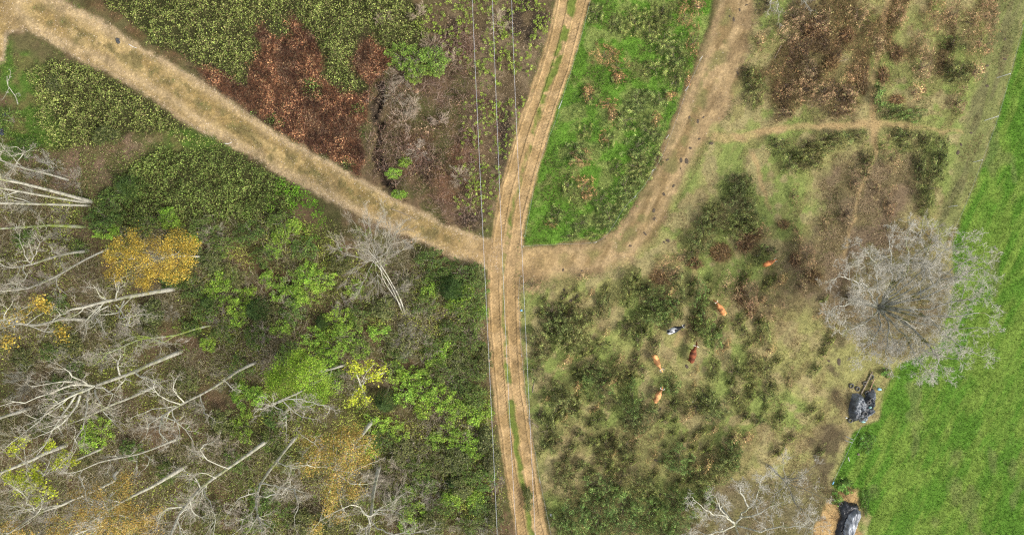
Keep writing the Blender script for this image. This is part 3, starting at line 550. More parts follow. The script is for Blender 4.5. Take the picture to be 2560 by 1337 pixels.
def lobe_points(n, c, r, rng, flat=.8):
    v = rng.normal(size=(n, 3)); v /= np.linalg.norm(v, axis=1, keepdims=True); v[:, 2] = np.abs(v[:, 2]) * 1.1 - .25
    rr = r * rng.uniform(.62, 1.06, n)[:, None]; return c + v * rr * [1, 1, flat], v
def proto_gorse(r, seed, pal, dens=1500, leaf=(.030, .070)):
    """rough low bush: a broken height field of small leaves and spiny shoots, thinning out at its edge"""
    rng = np.random.RandomState(seed); n = int(dens * r * r * 5) + 250; H_ = .42 + .50 * r; u = seed * 7.7
    x = rng.uniform(-1.45, 1.45, n) * r; y = rng.uniform(-1.45, 1.45, n) * r; q = np.hypot(x, y); a = np.arctan2(y, x)
    Rb = r * (.70 + .70 * fbm(np.cos(a) * 1.3 + u, np.sin(a) * 1.3 + u, 3, 5)); e = q / Rb + (fbm(x * 2.6 + u, y * 2.6, 3, 6) - .5) * 1.15
    xr = x * .84 + y * .54; yr = y * .84 - x * .54; cl = fbm(yr * 3.4 + u * 3, xr * 1.7 + u, 3, 13); k = rng.rand(n) < sst(1.02, .84, e) * (.24 + .9 * sst(.40, .54, cl)) + .015 * sst(1.3, 1.0, e); x, y, e, cl = x[k], y[k], e[k], cl[k]; n = len(x)
    h = H_ * np.clip(1.08 - e * e * .5, .1, 1) * (.30 + .85 * sst(.30, .70, fbm(x * 1.2 + u, y * 1.2, 3, 8)) + 1.0 * np.clip(cl - .42, 0, .3)); z = np.maximum(.03, h * (1 - .85 * rng.rand(n) ** 2.2))
    c = pick(pal, n, rng) * (.58 + .95 * sst(.34, .66, cl))[:, None] * rng.uniform(.5, 1.55, n)[:, None]; P_ = np.stack([x, y, z], 1)
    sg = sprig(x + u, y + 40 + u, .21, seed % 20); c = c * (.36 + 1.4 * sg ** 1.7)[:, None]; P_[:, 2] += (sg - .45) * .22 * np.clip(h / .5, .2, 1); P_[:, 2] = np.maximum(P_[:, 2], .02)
    m = int(n * .66); V, F = leaf_geo(P_[:m], rng.uniform(*leaf, m), .48, rng, up=.3)
    a2 = rng.uniform(0, 6.28, n - m); L = rng.uniform(.09, .26, n - m); D = np.stack([np.cos(a2) * L, np.sin(a2) * L, L * rng.uniform(-.1, .8, n - m)], 1)
    V2, F2 = blade_geo(P_[m:], D, .013, rng); return np.concatenate([V, V2]), [F, F2 + len(V)], np.concatenate([np.repeat(c[:m], 4, 0), np.repeat(c[m:] * 1.15, 3, 0)]), H_
def proto_leafy(r, seed, pal, dens=1.0, leaf=(.036, .072), h=None):
    """sprays of leaves on radiating shoots with gaps between them"""
    rng = np.random.RandomState(seed); h = h or (.8 + .7 * r); P_, N_, C_ = [], [], []
    for i in range(int((16 + 14 * r) * dens)):
        a = rng.uniform(0, 6.28); q = rng.rand() ** .55 * r; L = rng.uniform(.25, .6) * (.5 + .5 * r); z = h * (1 - .55 * (q / r) ** 2) * rng.uniform(.55, 1.05)
        n = int(rng.uniform(34, 66)); t = rng.rand(n); a2 = a + rng.normal() * .5; w = .05 + .12 * (1 - t)
        base = np.array([math.cos(a) * q, math.sin(a) * q, z]); dv = np.array([math.cos(a2), math.sin(a2), rng.uniform(-.1, .35)])
        p = base + dv * (t * L)[:, None] + rng.normal(size=(n, 3)) * w[:, None] * [1, 1, .6]; P_.append(p); N_.append(np.tile([math.cos(a) * .3, math.sin(a) * .3, 1.], (n, 1)))
        C_.append(pick(pal, n, rng) * rng.uniform(.7, 1.25) * rng.uniform(.55, 1.45, n)[:, None])
    P_ = np.concatenate(P_); N_ = np.concatenate(N_); P_[:, 2] = np.maximum(P_[:, 2], .03)
    V, F = leaf_geo(P_, rng.uniform(*leaf, len(P_)), .6, rng, up=.5, nrm=N_); return V, F, np.repeat(np.concatenate(C_), 4, 0), h
def proto_dry(r, seed, pal):
    rng = np.random.RandomState(seed); n = int(420 * r * r) + 120; a = rng.uniform(0, 6.28, n); q = np.sqrt(rng.rand(n)) * r * .75
    B = np.stack([np.cos(a) * q, np.sin(a) * q, rng.uniform(0, .35, n)], 1); a2 = a + rng.normal(size=n) * .7; a2[n // 2:] = rng.normal(-.9, .5, n - n // 2)
    L = rng.uniform(.25, .7, n) * (.6 + .4 * r); D = np.stack([np.cos(a2) * L, np.sin(a2) * L, L * rng.uniform(-.1, .7, n)], 1)
    V, F = blade_geo(B, D, .018, rng); C_ = pick(pal, n, rng) * rng.uniform(.5, 1.4, n)[:, None]; return V, F, np.repeat(C_, 3, 0), .3 + .35 * r
def proto_soft(r, seed, pal):
    """feathery conifer seen from above: whorls of soft needle sprays"""
    rng = np.random.RandomState(seed); n = int(2600 * r * r); t = rng.rand(n) ** .8; a = np.round(rng.uniform(0, 11, n)) * .571 + rng.normal(size=n) * .16 + t * .5; q = t * r * rng.uniform(.85, 1.05, n); h = 1.6 * r + .6
    B = np.stack([np.cos(a) * q, np.sin(a) * q, h * (1 - t) ** .9 + .15 + rng.normal(size=n) * .06], 1); L = .16 * rng.uniform(.6, 1.3, n)
    D = np.stack([np.cos(a + rng.normal(size=n) * .6) * L, np.sin(a + rng.normal(size=n) * .6) * L, L * rng.uniform(-.1, .5, n)], 1)
    V, F = blade_geo(B, D, .022, rng); return V, F, np.repeat(pick(pal, n, rng) * rng.uniform(.6, 1.4, n)[:, None], 3, 0), h
def stems_mesh(r, h, seed, n=9, mat='stem', thick=.022):
    rng = np.random.RandomState(seed + 77); ls = []
    for i in range(n):
        a = rng.uniform(0, 6.28); q = r * rng.uniform(.4, .9); e = np.array([math.cos(a) * q, math.sin(a) * q, h * rng.uniform(.5, .9)]); b = np.array([rng.normal() * .06, rng.normal() * .06, -.1])
        t = np.linspace(0, 1, 5)[:, None]; p = b + (e - b) * t + np.array([0, 0, 1]) * np.sin(t * math.pi) * .12 * h; ls.append((p, np.linspace(thick, thick * .3, 5)))
    V, F = tubes(ls, 4); return make_mesh('stems', V, F, None, M[mat], True)
def proto_bare(r, seed, maxl=3, h=1.2):
    random.seed(seed); big, tw = [], []
    for i in range(random.randint(12, 16)):
        a = random.uniform(0, 6.28); d = Vector((math.cos(a), math.sin(a), random.uniform(.35, 1.3))).normalized()
        grow(big, tw, Vector((0, 0, -.05)), d, r * random.uniform(.75, 1.15), .011 + .006 * r, 0, maxl, .11, .02, (4, 5), .0055, None, (14, 42))
    return big, tw
GP = [(114, 122, 66), (134, 142, 80), (96, 106, 58), (82, 92, 50), (132, 120, 78), (70, 80, 46)]
GP2 = [(96, 122, 64), (114, 138, 72), (82, 104, 54), (70, 90, 46), (128, 144, 78), (118, 108, 68)]
BP = [(158, 128, 94), (176, 146, 108), (136, 108, 82), (120, 96, 74), (140, 132, 86)]
LP1 = [(126, 160, 56), (142, 174, 62), (104, 138, 50), (86, 112, 46), (156, 180, 78), (112, 118, 58)]
LP2 = [(94, 118, 50), (110, 134, 58), (78, 98, 46), (66, 82, 42), (126, 144, 70), (104, 98, 60)]
LP3 = [(104, 112, 56), (120, 124, 66), (88, 96, 52), (74, 80, 46), (134, 132, 84)]
DP = [(158, 130, 88), (136, 108, 72), (118, 90, 62), (176, 150, 106), (96, 74, 54)]
PR = {}
def reg(kind, r, V, F, Cc, h, mat, seed, stemmat='stem', ns=9):
    PR.setdefault(kind, []).append((r, h, make_mesh(kind + '_foliage', V, F, Cc, M[mat]), stems_mesh(r, h, seed, ns, stemmat)))
for i, r in enumerate((.55, .62, .95, 1.05, 1.35, 1.5, 1.9)):
    V, F, c, h = proto_gorse(r, 900 + i, GP); reg('gorse', r, V, F, c, h, 'leaf', i)
    V, F, c, h = proto_gorse(r, 920 + i, GP2); reg('green', r, V, F, c, h, 'leaf', i)
for i, r in enumerate((.5, .8, 1.1, 1.5)):
    V, F, c, h = proto_gorse(r, 940 + i, BP, 750, (.025, .06)); reg('brown', r, V, F, c, h, 'dry', i)
    V, F, c, h = proto_dry(r, 950 + i, DP); reg('straw', r, V, F, c, h, 'dry', i)
    V, F, c, h = proto_leafy(r, 960 + i, LP1); reg('lime', r, V, F, c, h, 'leaf', i, 'twig')
    V, F, c, h = proto_leafy(r * 1.05, 970 + i, LP1); reg('lime', r * 1.05, V, F, c, h, 'leaf', i + 9, 'twig')
    V, F, c, h = proto_leafy(r, 980 + i, LP2, 1.2); reg('leafy', r, V, F, c, h, 'leaf', i, 'twig')
    V, F, c, h = proto_leafy(r * 1.05, 985 + i, LP2, 1.2); reg('leafy', r * 1.05, V, F, c, h, 'leaf', i + 5, 'twig')
    V, F, c, h = proto_leafy(r, 990 + i, LP3, 1.3); reg('olive', r, V, F, c, h, 'leaf', i, 'twig')
for i, r in enumerate((.8, 1.4)):
    V, F, c, h = proto_soft(r, 995 + i, [(74, 96, 46), (88, 110, 54), (60, 80, 42)]); reg('soft', r, V, F, c, h, 'leaf', i, 'stem', 1)
for i, r in enumerate((.7, 1.1, 1.6, 2.0)):
    big, tw = proto_bare(r, 70 + i, 3); V, F = tubes(big + tw, 3)
    PR.setdefault('bare', []).append((r, 1.2, make_mesh('branches', V, F, None, M['twig']), None))
NAMES = dict(gorse=('gorse_bush', 'dark green gorse bush', 'bush'), green=('thorn_bush', 'mid green thorn bush', 'bush'), brown=('dry_bush', 'dry brown bush', 'bush'), straw=('bracken_clump', 'straw coloured dead bracken clump', 'dry plant'),
    lime=('leafy_shrub', 'lime green leafy shrub', 'shrub'), leafy=('hazel_shrub', 'mid green leafy shrub', 'shrub'), olive=('willow_shrub', 'olive green leafy shrub', 'shrub'), soft=('young_conifer', 'dark soft young conifer', 'conifer'),
    bare=('bare_shrub', 'grey leafless shrub', 'shrub'))
def shrub(kind, px, py, rx, ry=None, rng=random.Random(4), tone=None, group=None, hs=1.0, rot=None):
    if kind == 'bare': rx *= 1.15; ry = ry * 1.15 if ry else None
    ry = ry or rx; fs = .97 if kind in ('gorse', 'green', 'brown') else 1.0; rx *= fs / S; ry *= fs / S; rm = math.sqrt(rx * ry); c = sorted(PR[kind], key=lambda p: abs(p[0] - rm))[:2]; r, h, fol, st = rng.choice(c)
    if min(abs(c[0][0] - rm), 9) / rm > .25: r, h, fol, st = c[0]
    hh = h * rm / r * hs * rng.uniform(.85, 1.15); p = P(px, py, hh * .5); p.z = float(Z(p.x, p.y))
    nm, noun, cat = NAMES[kind]; t = empty(nm, p)
    if abs(rx / ry - 1) < .15: t.rotation_euler.z = rng.uniform(0, 6.28)
    else: t.rotation_euler.z = rng.choice([0, math.pi])
    if rot is not None: t.rotation_euler.z = rot
    k = (rx / r, ry / r, hh / h)
    a = obj('branches' if kind == 'bare' else 'foliage', fol, t); b = obj('stem', st, t) if st else a; a.scale = k; b.scale = k
    v = rng.uniform(.82, 1.18); tn = tone or (1, 1, 1); a.color = (tn[0] * v * rng.uniform(.93, 1.07), tn[1] * v, tn[2] * v * rng.uniform(.93, 1.07), 1); b.color = a.color if st is None else (1, 1, 1, 1)
    tag(t, None, cat, group); ITEMS.append((t, ('large ' if rm > 1.35 else 'small ' if rm < .75 else '') + noun, px, py)); return t
def many(kind, lst, group, **k):
    for b in lst: shrub(kind, b[0], b[1], b[2], b[3] if len(b) > 3 else None, group=group, **k)
# rough pasture
many('gorse', [(1381, 783, 32, 30), (1431, 790, 32, 28), (1398, 815, 38), (1340, 845, 26, 30), (1388, 838, 28), (1438, 856, 40, 36), (1466, 800, 22, 26), (1509, 763, 20, 36), (1566, 822, 26, 26), (1603, 807, 22, 38), (1613, 722, 26, 22), (1576, 733, 28, 42),
    (1697, 753, 22, 42), (1737, 825, 24, 30), (1859, 827, 15), (1909, 827, 18, 36), (1737, 628, 24, 36), (1764, 585, 34, 44), (1785, 541, 34, 32), (1845, 490, 42, 56), (1845, 560, 40, 36), (1872, 540, 30, 36), (1865, 458, 24, 28), (1500, 862, 18, 20), (1360, 880, 24, 26),
    (1391, 978, 32, 28), (1408, 1010, 42, 44), (1468, 931, 36, 28), (1549, 937, 34, 34), (1529, 1005, 26, 22), (1593, 1040, 42, 36), (1495, 1050, 30, 24), (1371, 1075, 26, 38), (1388, 1110, 26, 22), (1357, 1038, 16, 20), (1341, 924, 24, 34), (1445, 1085, 16),
    (1475, 1109, 24, 16), (1515, 1116, 32, 24), (1566, 1122, 30, 30), (1512, 1148, 28, 22), (1415, 1190, 36, 40), (1452, 1166, 22, 16), (1559, 1197, 30, 32), (1616, 1215, 40, 34), (1738, 1013, 32, 34), (1785, 1022, 36, 38), (1849, 1011, 12, 16), (1785, 931, 16, 32),
    (1835, 927, 20, 38), (1875, 917, 28, 36), (1916, 927, 14, 26), (1818, 1156, 36, 34), (1802, 1185, 40, 30), (1751, 1190, 30, 30), (1934, 965, 14, 26), (1690, 1010, 14, 18), (1760, 985, 24, 22), (1650, 985, 10, 12), (1910, 990, 16, 14), (1895, 1055, 20, 14),
    (2010, 375, 34, 28), (2060, 357, 42, 26), (2100, 347, 32, 24), (2030, 408, 34, 26), (1976, 410, 24, 30), (1945, 363, 22, 22), (2149, 338, 24, 18), (2320, 474, 20, 46), (2314, 512, 20, 32), (2354, 387, 18, 44), (2342, 425, 18, 40), (2277, 335, 18, 18), (2243, 338, 20, 18),
    (2169, 400, 16, 30), (2314, 350, 14, 24), (2256, 365, 16, 18), (2298, 412, 14, 30), (1890, 222, 28, 44), (1872, 180, 16, 24), (2384, 112, 26, 26), (2401, 185, 32, 26), (2380, 172, 20, 24), (1690, 690, 24, 18), (1640, 860, 14, 22), (1895, 640, 20, 26)],
    'gorse bushes dotted over the rough pasture')
many('green', [(1637, 742, 42, 34), (1640, 782, 42, 30), (1670, 772, 26, 28), (1751, 745, 20, 48), (1764, 800, 28, 50), (1783, 840, 24, 36), (1495, 955, 44, 42), (1583, 998, 28, 46), (1680, 964, 24, 26), (1700, 1148, 40, 34), (1495, 1207, 30, 34), (1610, 925, 16, 20), (1598, 850, 14, 18),
    (1832, 1125, 24, 36), (1751, 1220, 28, 24), (1440, 1285, 46, 40), (1500, 1290, 48, 42), (1560, 1262, 46, 40), (1622, 1272, 48, 40), (1680, 1245, 40, 36), (1562, 1325, 46, 34), (1640, 1328, 46, 32), (1702, 1295, 36, 36), (1430, 1335, 36, 26), (1480, 1242, 32, 28), (1400, 1305, 22, 30),
    (1500, 1345, 40, 26), (1720, 1250, 24, 26), (1690, 1345, 34, 24), (2233, 279, 34, 22), (2287, 290, 26, 20), (2196, 242, 16, 30), (1760, 1252, 26, 20), (1545, 1228, 24, 18), (1925, 628, 18, 20)], 'thorn bushes of the pasture', hs=1.1)
many('brown', [(1663, 668, 34, 24), (1818, 722, 26, 38), (1875, 736, 28, 46), (1994, 601, 14, 40), (2122, 537, 18, 40), (2226, 510, 16, 38), (2139, 457, 14, 28), (2021, 642, 24, 38), (2004, 716, 12, 26), (1927, 762, 30, 40), (1974, 948, 10, 28), (2233, 396, 20, 30), (2209, 362, 16, 20), (1987, 490, 12, 26),
    (2398, 259, 18, 34), (2458, 112, 36, 34), (2340, 40, 26, 44), (2470, 40, 26, 40), (2250, 40, 20, 30), (2129, 188, 24, 24), (2122, 240, 24, 30), (2024, 175, 26, 24), (2004, 229, 38, 30), (2065, 229, 30, 26), (2105, 278, 34, 18), (1960, 285, 28, 18), (2310, 170, 26, 34), (2300, 110, 20, 30), (2426, 50, 24, 30), (2380, 40, 20, 28),
    (1960, 90, 34, 26), (1990, 40, 30, 24), (2050, 60, 30, 24), (1900, 105, 14, 24), (1330, 712, 30, 18), (1455, 690, 20, 12), (2060, 560, 14, 22), (2190, 470, 12, 26), (1905, 575, 20, 18), (1700, 640, 18, 14), (2150, 40, 26, 30), (2195, 110, 20, 26), (2440, 180, 18, 24), (2290, 230, 20, 22)],
    'dry brown bushes of the pasture and heath')
many('straw', [(1805, 632, 34, 28), (1865, 606, 26, 30), (1893, 585, 22), (1645, 690, 26, 18), (1855, 740, 18, 30), (1880, 775, 16, 24), (2035, 75, 26, 24), (2060, 110, 24, 20), (2080, 160, 20, 18), (2245, 250, 24, 14), (2160, 210, 18, 30), (2240, 130, 20, 26), (1660, 705, 22, 14), (2210, 190, 16, 24), (2120, 90, 20, 22), (1740, 660, 22, 16), (1960, 560, 18, 14), (2035, 690, 22, 18), (1990, 650, 16, 20)],
    'straw coloured bracken clumps in the pasture')
def fill_pasture():
    rng = random.Random(77); done = [(x, y, 24) for _, _, x, y in ITEMS]; cows_ = [(1648, 985), (1648, 908), (1737, 882), (1692, 822), (1800, 768), (1932, 655)]; n = 0
    for i in range(4000):
        x, y = rng.uniform(1335, 2080), rng.uniform(690, 1215)
        if x > 1930 - (y - 690) * .12 and rng.random() < .8: continue
        if any(math.hypot(x - a, y - b_) < 40 for a, b_ in cows_) or any(math.hypot(x - a, y - b_) < d for a, b_, d in done): continue
        if math.hypot(x - 1660, y - 945) < 60 or float(lookup(R['lane'], np.array(x), np.array(y))) > -25 or float(lookup(R['dirt'], np.array(x), np.array(y))) > -25: continue
        if float(fbm(np.array((x * .84 + y * .54) * .03), np.array((y * .84 - x * .54) * .012), 3, 190)) < .43: continue
        r = rng.uniform(8, 15); done.append((x, y, r * 2.0)); n += 1
        shrub(rng.choice(['gorse', 'gorse', 'gorse', 'brown']), x, y, r * .8, r * 1.7, group='gorse bushes dotted over the rough pasture', tone=(1.1, 1.12, .95), hs=.9, rot=-.6 + rng.uniform(-.25, .25))
        if n >= 105: break
fill_pasture()
many('green', [(2168, 1108, 20, 28), (2112, 1216, 24, 20), (2092, 1245, 16, 18), (2166, 1255, 12, 38), (2214, 932, 18, 12), (2185, 975, 10, 22)], 'lush weed clumps at the edge of the field', tone=(.62, .86, .5), hs=.5)
# lush strip between the tracks
many('gorse', [(1590, 58, 36, 36), (1650, 40, 40, 36), (1662, 108, 42, 38), (1690, 150, 28, 30), (1640, 170, 34, 26), (1625, 80, 24, 30), (1562, 300, 30, 30), (1592, 250, 36, 30), (1622, 330, 34, 34), (1600, 420, 40, 34), (1562, 470, 42, 34), (1522, 540, 40, 34), (1440, 380, 28, 26), (1392, 540, 24, 26), (1500, 500, 28, 28), (1590, 370, 32, 30), (1490, 30, 22, 30),
    (1462, 330, 20, 24), (1420, 470, 18, 26), (1450, 560, 26, 22), (1540, 200, 16, 16), (1650, 250, 24, 26), (1520, 350, 20, 24), (1540, 420, 24, 22), (1475, 590, 24, 10), (1430, 590, 20, 10), (1690, 200, 18, 24), (1540, 60, 18, 26), (1470, 250, 18, 20), (1640, 390, 18, 20)], 'gorse bushes between the two tracks', tone=(1.12, 1.2, 1.05), hs=.42)
many('brown', [(1510, 140, 28, 30), (1542, 170, 26, 24), (1535, 135, 20, 18), (1548, 195, 18, 14), (1470, 232, 14, 20), (1520, 262, 30, 12), (1530, 292, 12, 26), (1457, 398, 26, 28), (1462, 460, 26, 28), (1712, 38, 20, 34), (1735, 108, 18, 38), (1745, 15, 18, 24), (1678, 240, 16, 12), (1640, 300, 14, 20), (1470, 490, 16, 18), (1720, 200, 8, 22), (1510, 345, 14, 16), (1380, 560, 16, 12)],
    'dry brown bushes between the two tracks', tone=(.95, .80, .72), hs=.5)
# woodland edge and floor
many('lime', [(760, 728, 36, 34), (800, 700, 34, 26), (770, 690, 28), (735, 745, 24), (860, 842, 40, 34), (848, 800, 36), (830, 868, 30, 26), (800, 890, 30, 24), (560, 732, 36, 28), (600, 762, 30, 26), (548, 700, 24), (612, 1068, 30, 38), (945, 1055, 32, 24), (1010, 985, 22, 26), (1062, 980, 38, 26), (1100, 1004, 36, 30),
    (1058, 1022, 18, 16), (1112, 1082, 28, 18), (1160, 1104, 34, 24), (1190, 1120, 22), (1000, 1080, 22, 20), (1040, 1280, 26, 22), (1020, 1310, 20), (430, 560, 20, 16), (418, 538, 14), (262, 578, 28, 16), (1212, 1030, 16, 22), (1188, 1040, 14, 18), (1070, 722, 16, 26), (610, 990, 22, 26), (600, 975, 18, 16), (1030, 940, 26, 20), (985, 930, 18, 24), (885, 720, 20, 18),
    (250, 1075, 34, 30), (230, 1105, 24), (950, 830, 22, 18), (1012, 406, 11, 9), (985, 434, 14, 9), (998, 486, 14, 8), (700, 820, 22, 18), (780, 840, 26, 20), (1120, 1035, 20), (670, 700, 18), (1140, 760, 18, 14), (1130, 1245, 18, 14), (1090, 900, 22, 18), (702, 592, 16), (735, 565, 14), (683, 622, 18), (1115, 870, 20), (1062, 942, 18), (900, 872, 20), (868, 802, 18), (722, 702, 22), (692, 732, 18), (622, 742, 20), (590, 792, 22), (572, 690, 18), (520, 742, 18), (642, 992, 16), (822, 902, 22), (1022, 1232, 18), (1190, 1250, 16), (1150, 1020, 16), (1085, 1105, 18), (480, 600, 14), (930, 1120, 16), (520, 860, 14), (1200, 780, 14), (1165, 730, 16)], 'lime green shrubs coming into leaf in the wood', tone=(1.2, 1.22, 1.05))
many('leafy', [(1080, 650, 32, 26), (1100, 700, 34, 26), (1150, 682, 40, 28), (1185, 722, 28, 34), (1160, 770, 34, 26), (1060, 760, 28), (1190, 800, 22, 34), (1175, 860, 26, 30), (1130, 830, 28), (690, 1290, 44, 36), (650, 1250, 28, 30), (680, 1100, 26), (1170, 1180, 34, 28), (1050, 1170, 32, 26), (1010, 1260, 34, 28), (1110, 1260, 28, 26), (560, 610, 34, 26), (510, 570, 32, 26), (620, 580, 30, 26), (700, 560, 28),
    (500, 640, 18), (480, 720, 28), (310, 480, 34, 28), (255, 545, 36, 28), (370, 560, 36, 24), (280, 510, 28), (1060, 1210, 24), (830, 940, 24), (640, 840, 28), (1110, 930, 28), (1190, 920, 26, 30), (1185, 990, 24), (1080, 860, 26), (660, 640, 28, 24), (760, 620, 24), (730, 780, 28), (560, 830, 26), (600, 920, 28), (690, 1040, 24), (420, 1180, 22), (140, 970, 24), (190, 930, 20), (120, 880, 18), (60, 600, 20),
    (900, 790, 26), (990, 900, 26), (1150, 960, 22), (960, 1100, 28), (1210, 1200, 26, 22), (1200, 1260, 24), (1180, 1310, 30, 22), (590, 1150, 26), (140, 760, 22), (200, 620, 18), (720, 880, 24), (20, 300, 22, 34), (60, 370, 28, 20), (420, 700, 18), (510, 780, 24), (630, 1310, 26), (330, 1120, 22), (480, 820, 16)], 'mid green shrubs in the wood', tone=(.95, 1, .95))
many('olive', [(1020, 720, 26), (1000, 860, 30), (1050, 1130, 34, 28), (1110, 1150, 30), (1000, 1130, 28), (720, 1150, 30), (1140, 1150, 28), (660, 780, 30), (580, 690, 26), (1210, 900, 16, 28), (900, 870, 24), (1150, 900, 24), (530, 660, 24), (450, 600, 26), (850, 660, 22), (250, 800, 24), (310, 860, 22), (180, 860, 20), (470, 950, 24), (560, 1050, 26), (380, 820, 24), (60, 900, 24), (100, 1060, 24),
    (1080, 1310, 28), (1150, 1220, 26), (1230, 1150, 14, 22), (1240, 1280, 16, 30), (1215, 1100, 14, 24), (540, 1290, 28), (760, 1310, 28), (820, 1300, 26), (380, 780, 20), (1320, 1250, 10, 24), (270, 340, 24, 16), (140, 210, 20), (1195, 690, 14, 24), (960, 770, 20)], 'olive green shrubs in the wood')
many('soft', [(322, 468, 32), (640, 775, 32), (1130, 722, 40, 36), (962, 1004, 30), (1132, 1206, 20), (806, 806, 22), (520, 755, 22)], 'soft dark young conifers in the wood')
many('bare', [(1012, 850, 38, 34), (1050, 800, 46, 42), (740, 765, 34), (532, 592, 32), (650, 830, 30), (860, 768, 26), (1010, 720, 34, 40), (1120, 790, 30), (1060, 870, 34), (990, 1190, 48, 56), (960, 1215, 34, 40), (1035, 1130, 34), (1150, 930, 30), (1090, 1060, 36, 26), (680, 900, 40, 26), (860, 955, 26), (120, 420, 44, 34), (180, 450, 30), (60, 500, 34), (150, 600, 32), (90, 700, 34),
    (330, 830, 36, 28), (420, 780, 26), (480, 1030, 40, 34), (560, 800, 30), (170, 900, 36), (60, 950, 40), (560, 1120, 34), (380, 1070, 40), (1180, 1080, 24), (1080, 1230, 34), (1160, 1310, 34, 24), (1225, 1315, 24, 30), (500, 1260, 44), (600, 1300, 44), (420, 1310, 36), (700, 1220, 34), (120, 1310, 36), (40, 1100, 34), (820, 700, 20), (1180, 830, 24), (1240, 1200, 18, 34), (560, 940, 30), (300, 580, 18), (160, 530, 26), (250, 900, 28)],
    'grey leafless shrubs in the wood')
many('bare', [(1012, 182, 34), (1025, 262, 26), (1038, 262, 20), (1010, 300, 30, 36), (1095, 300, 24), (1080, 110, 30, 26), (1120, 150, 24), (985, 240, 28), (1045, 380, 26), (960, 40, 22), (1040, 30, 24), (1250, 60, 28), (1150, 440, 26)], 'pale leafless shrubs beside the gully', tone=(1.25, 1.15, 1.1))
many('lime', [(1000, 140, 28, 30), (1040, 150, 32), (1075, 150, 30, 34), (1095, 165, 22), (1045, 185, 26, 20)], 'light green sapling leaves beside the gully', tone=(1.05, .98, 1.15), hs=1.2)

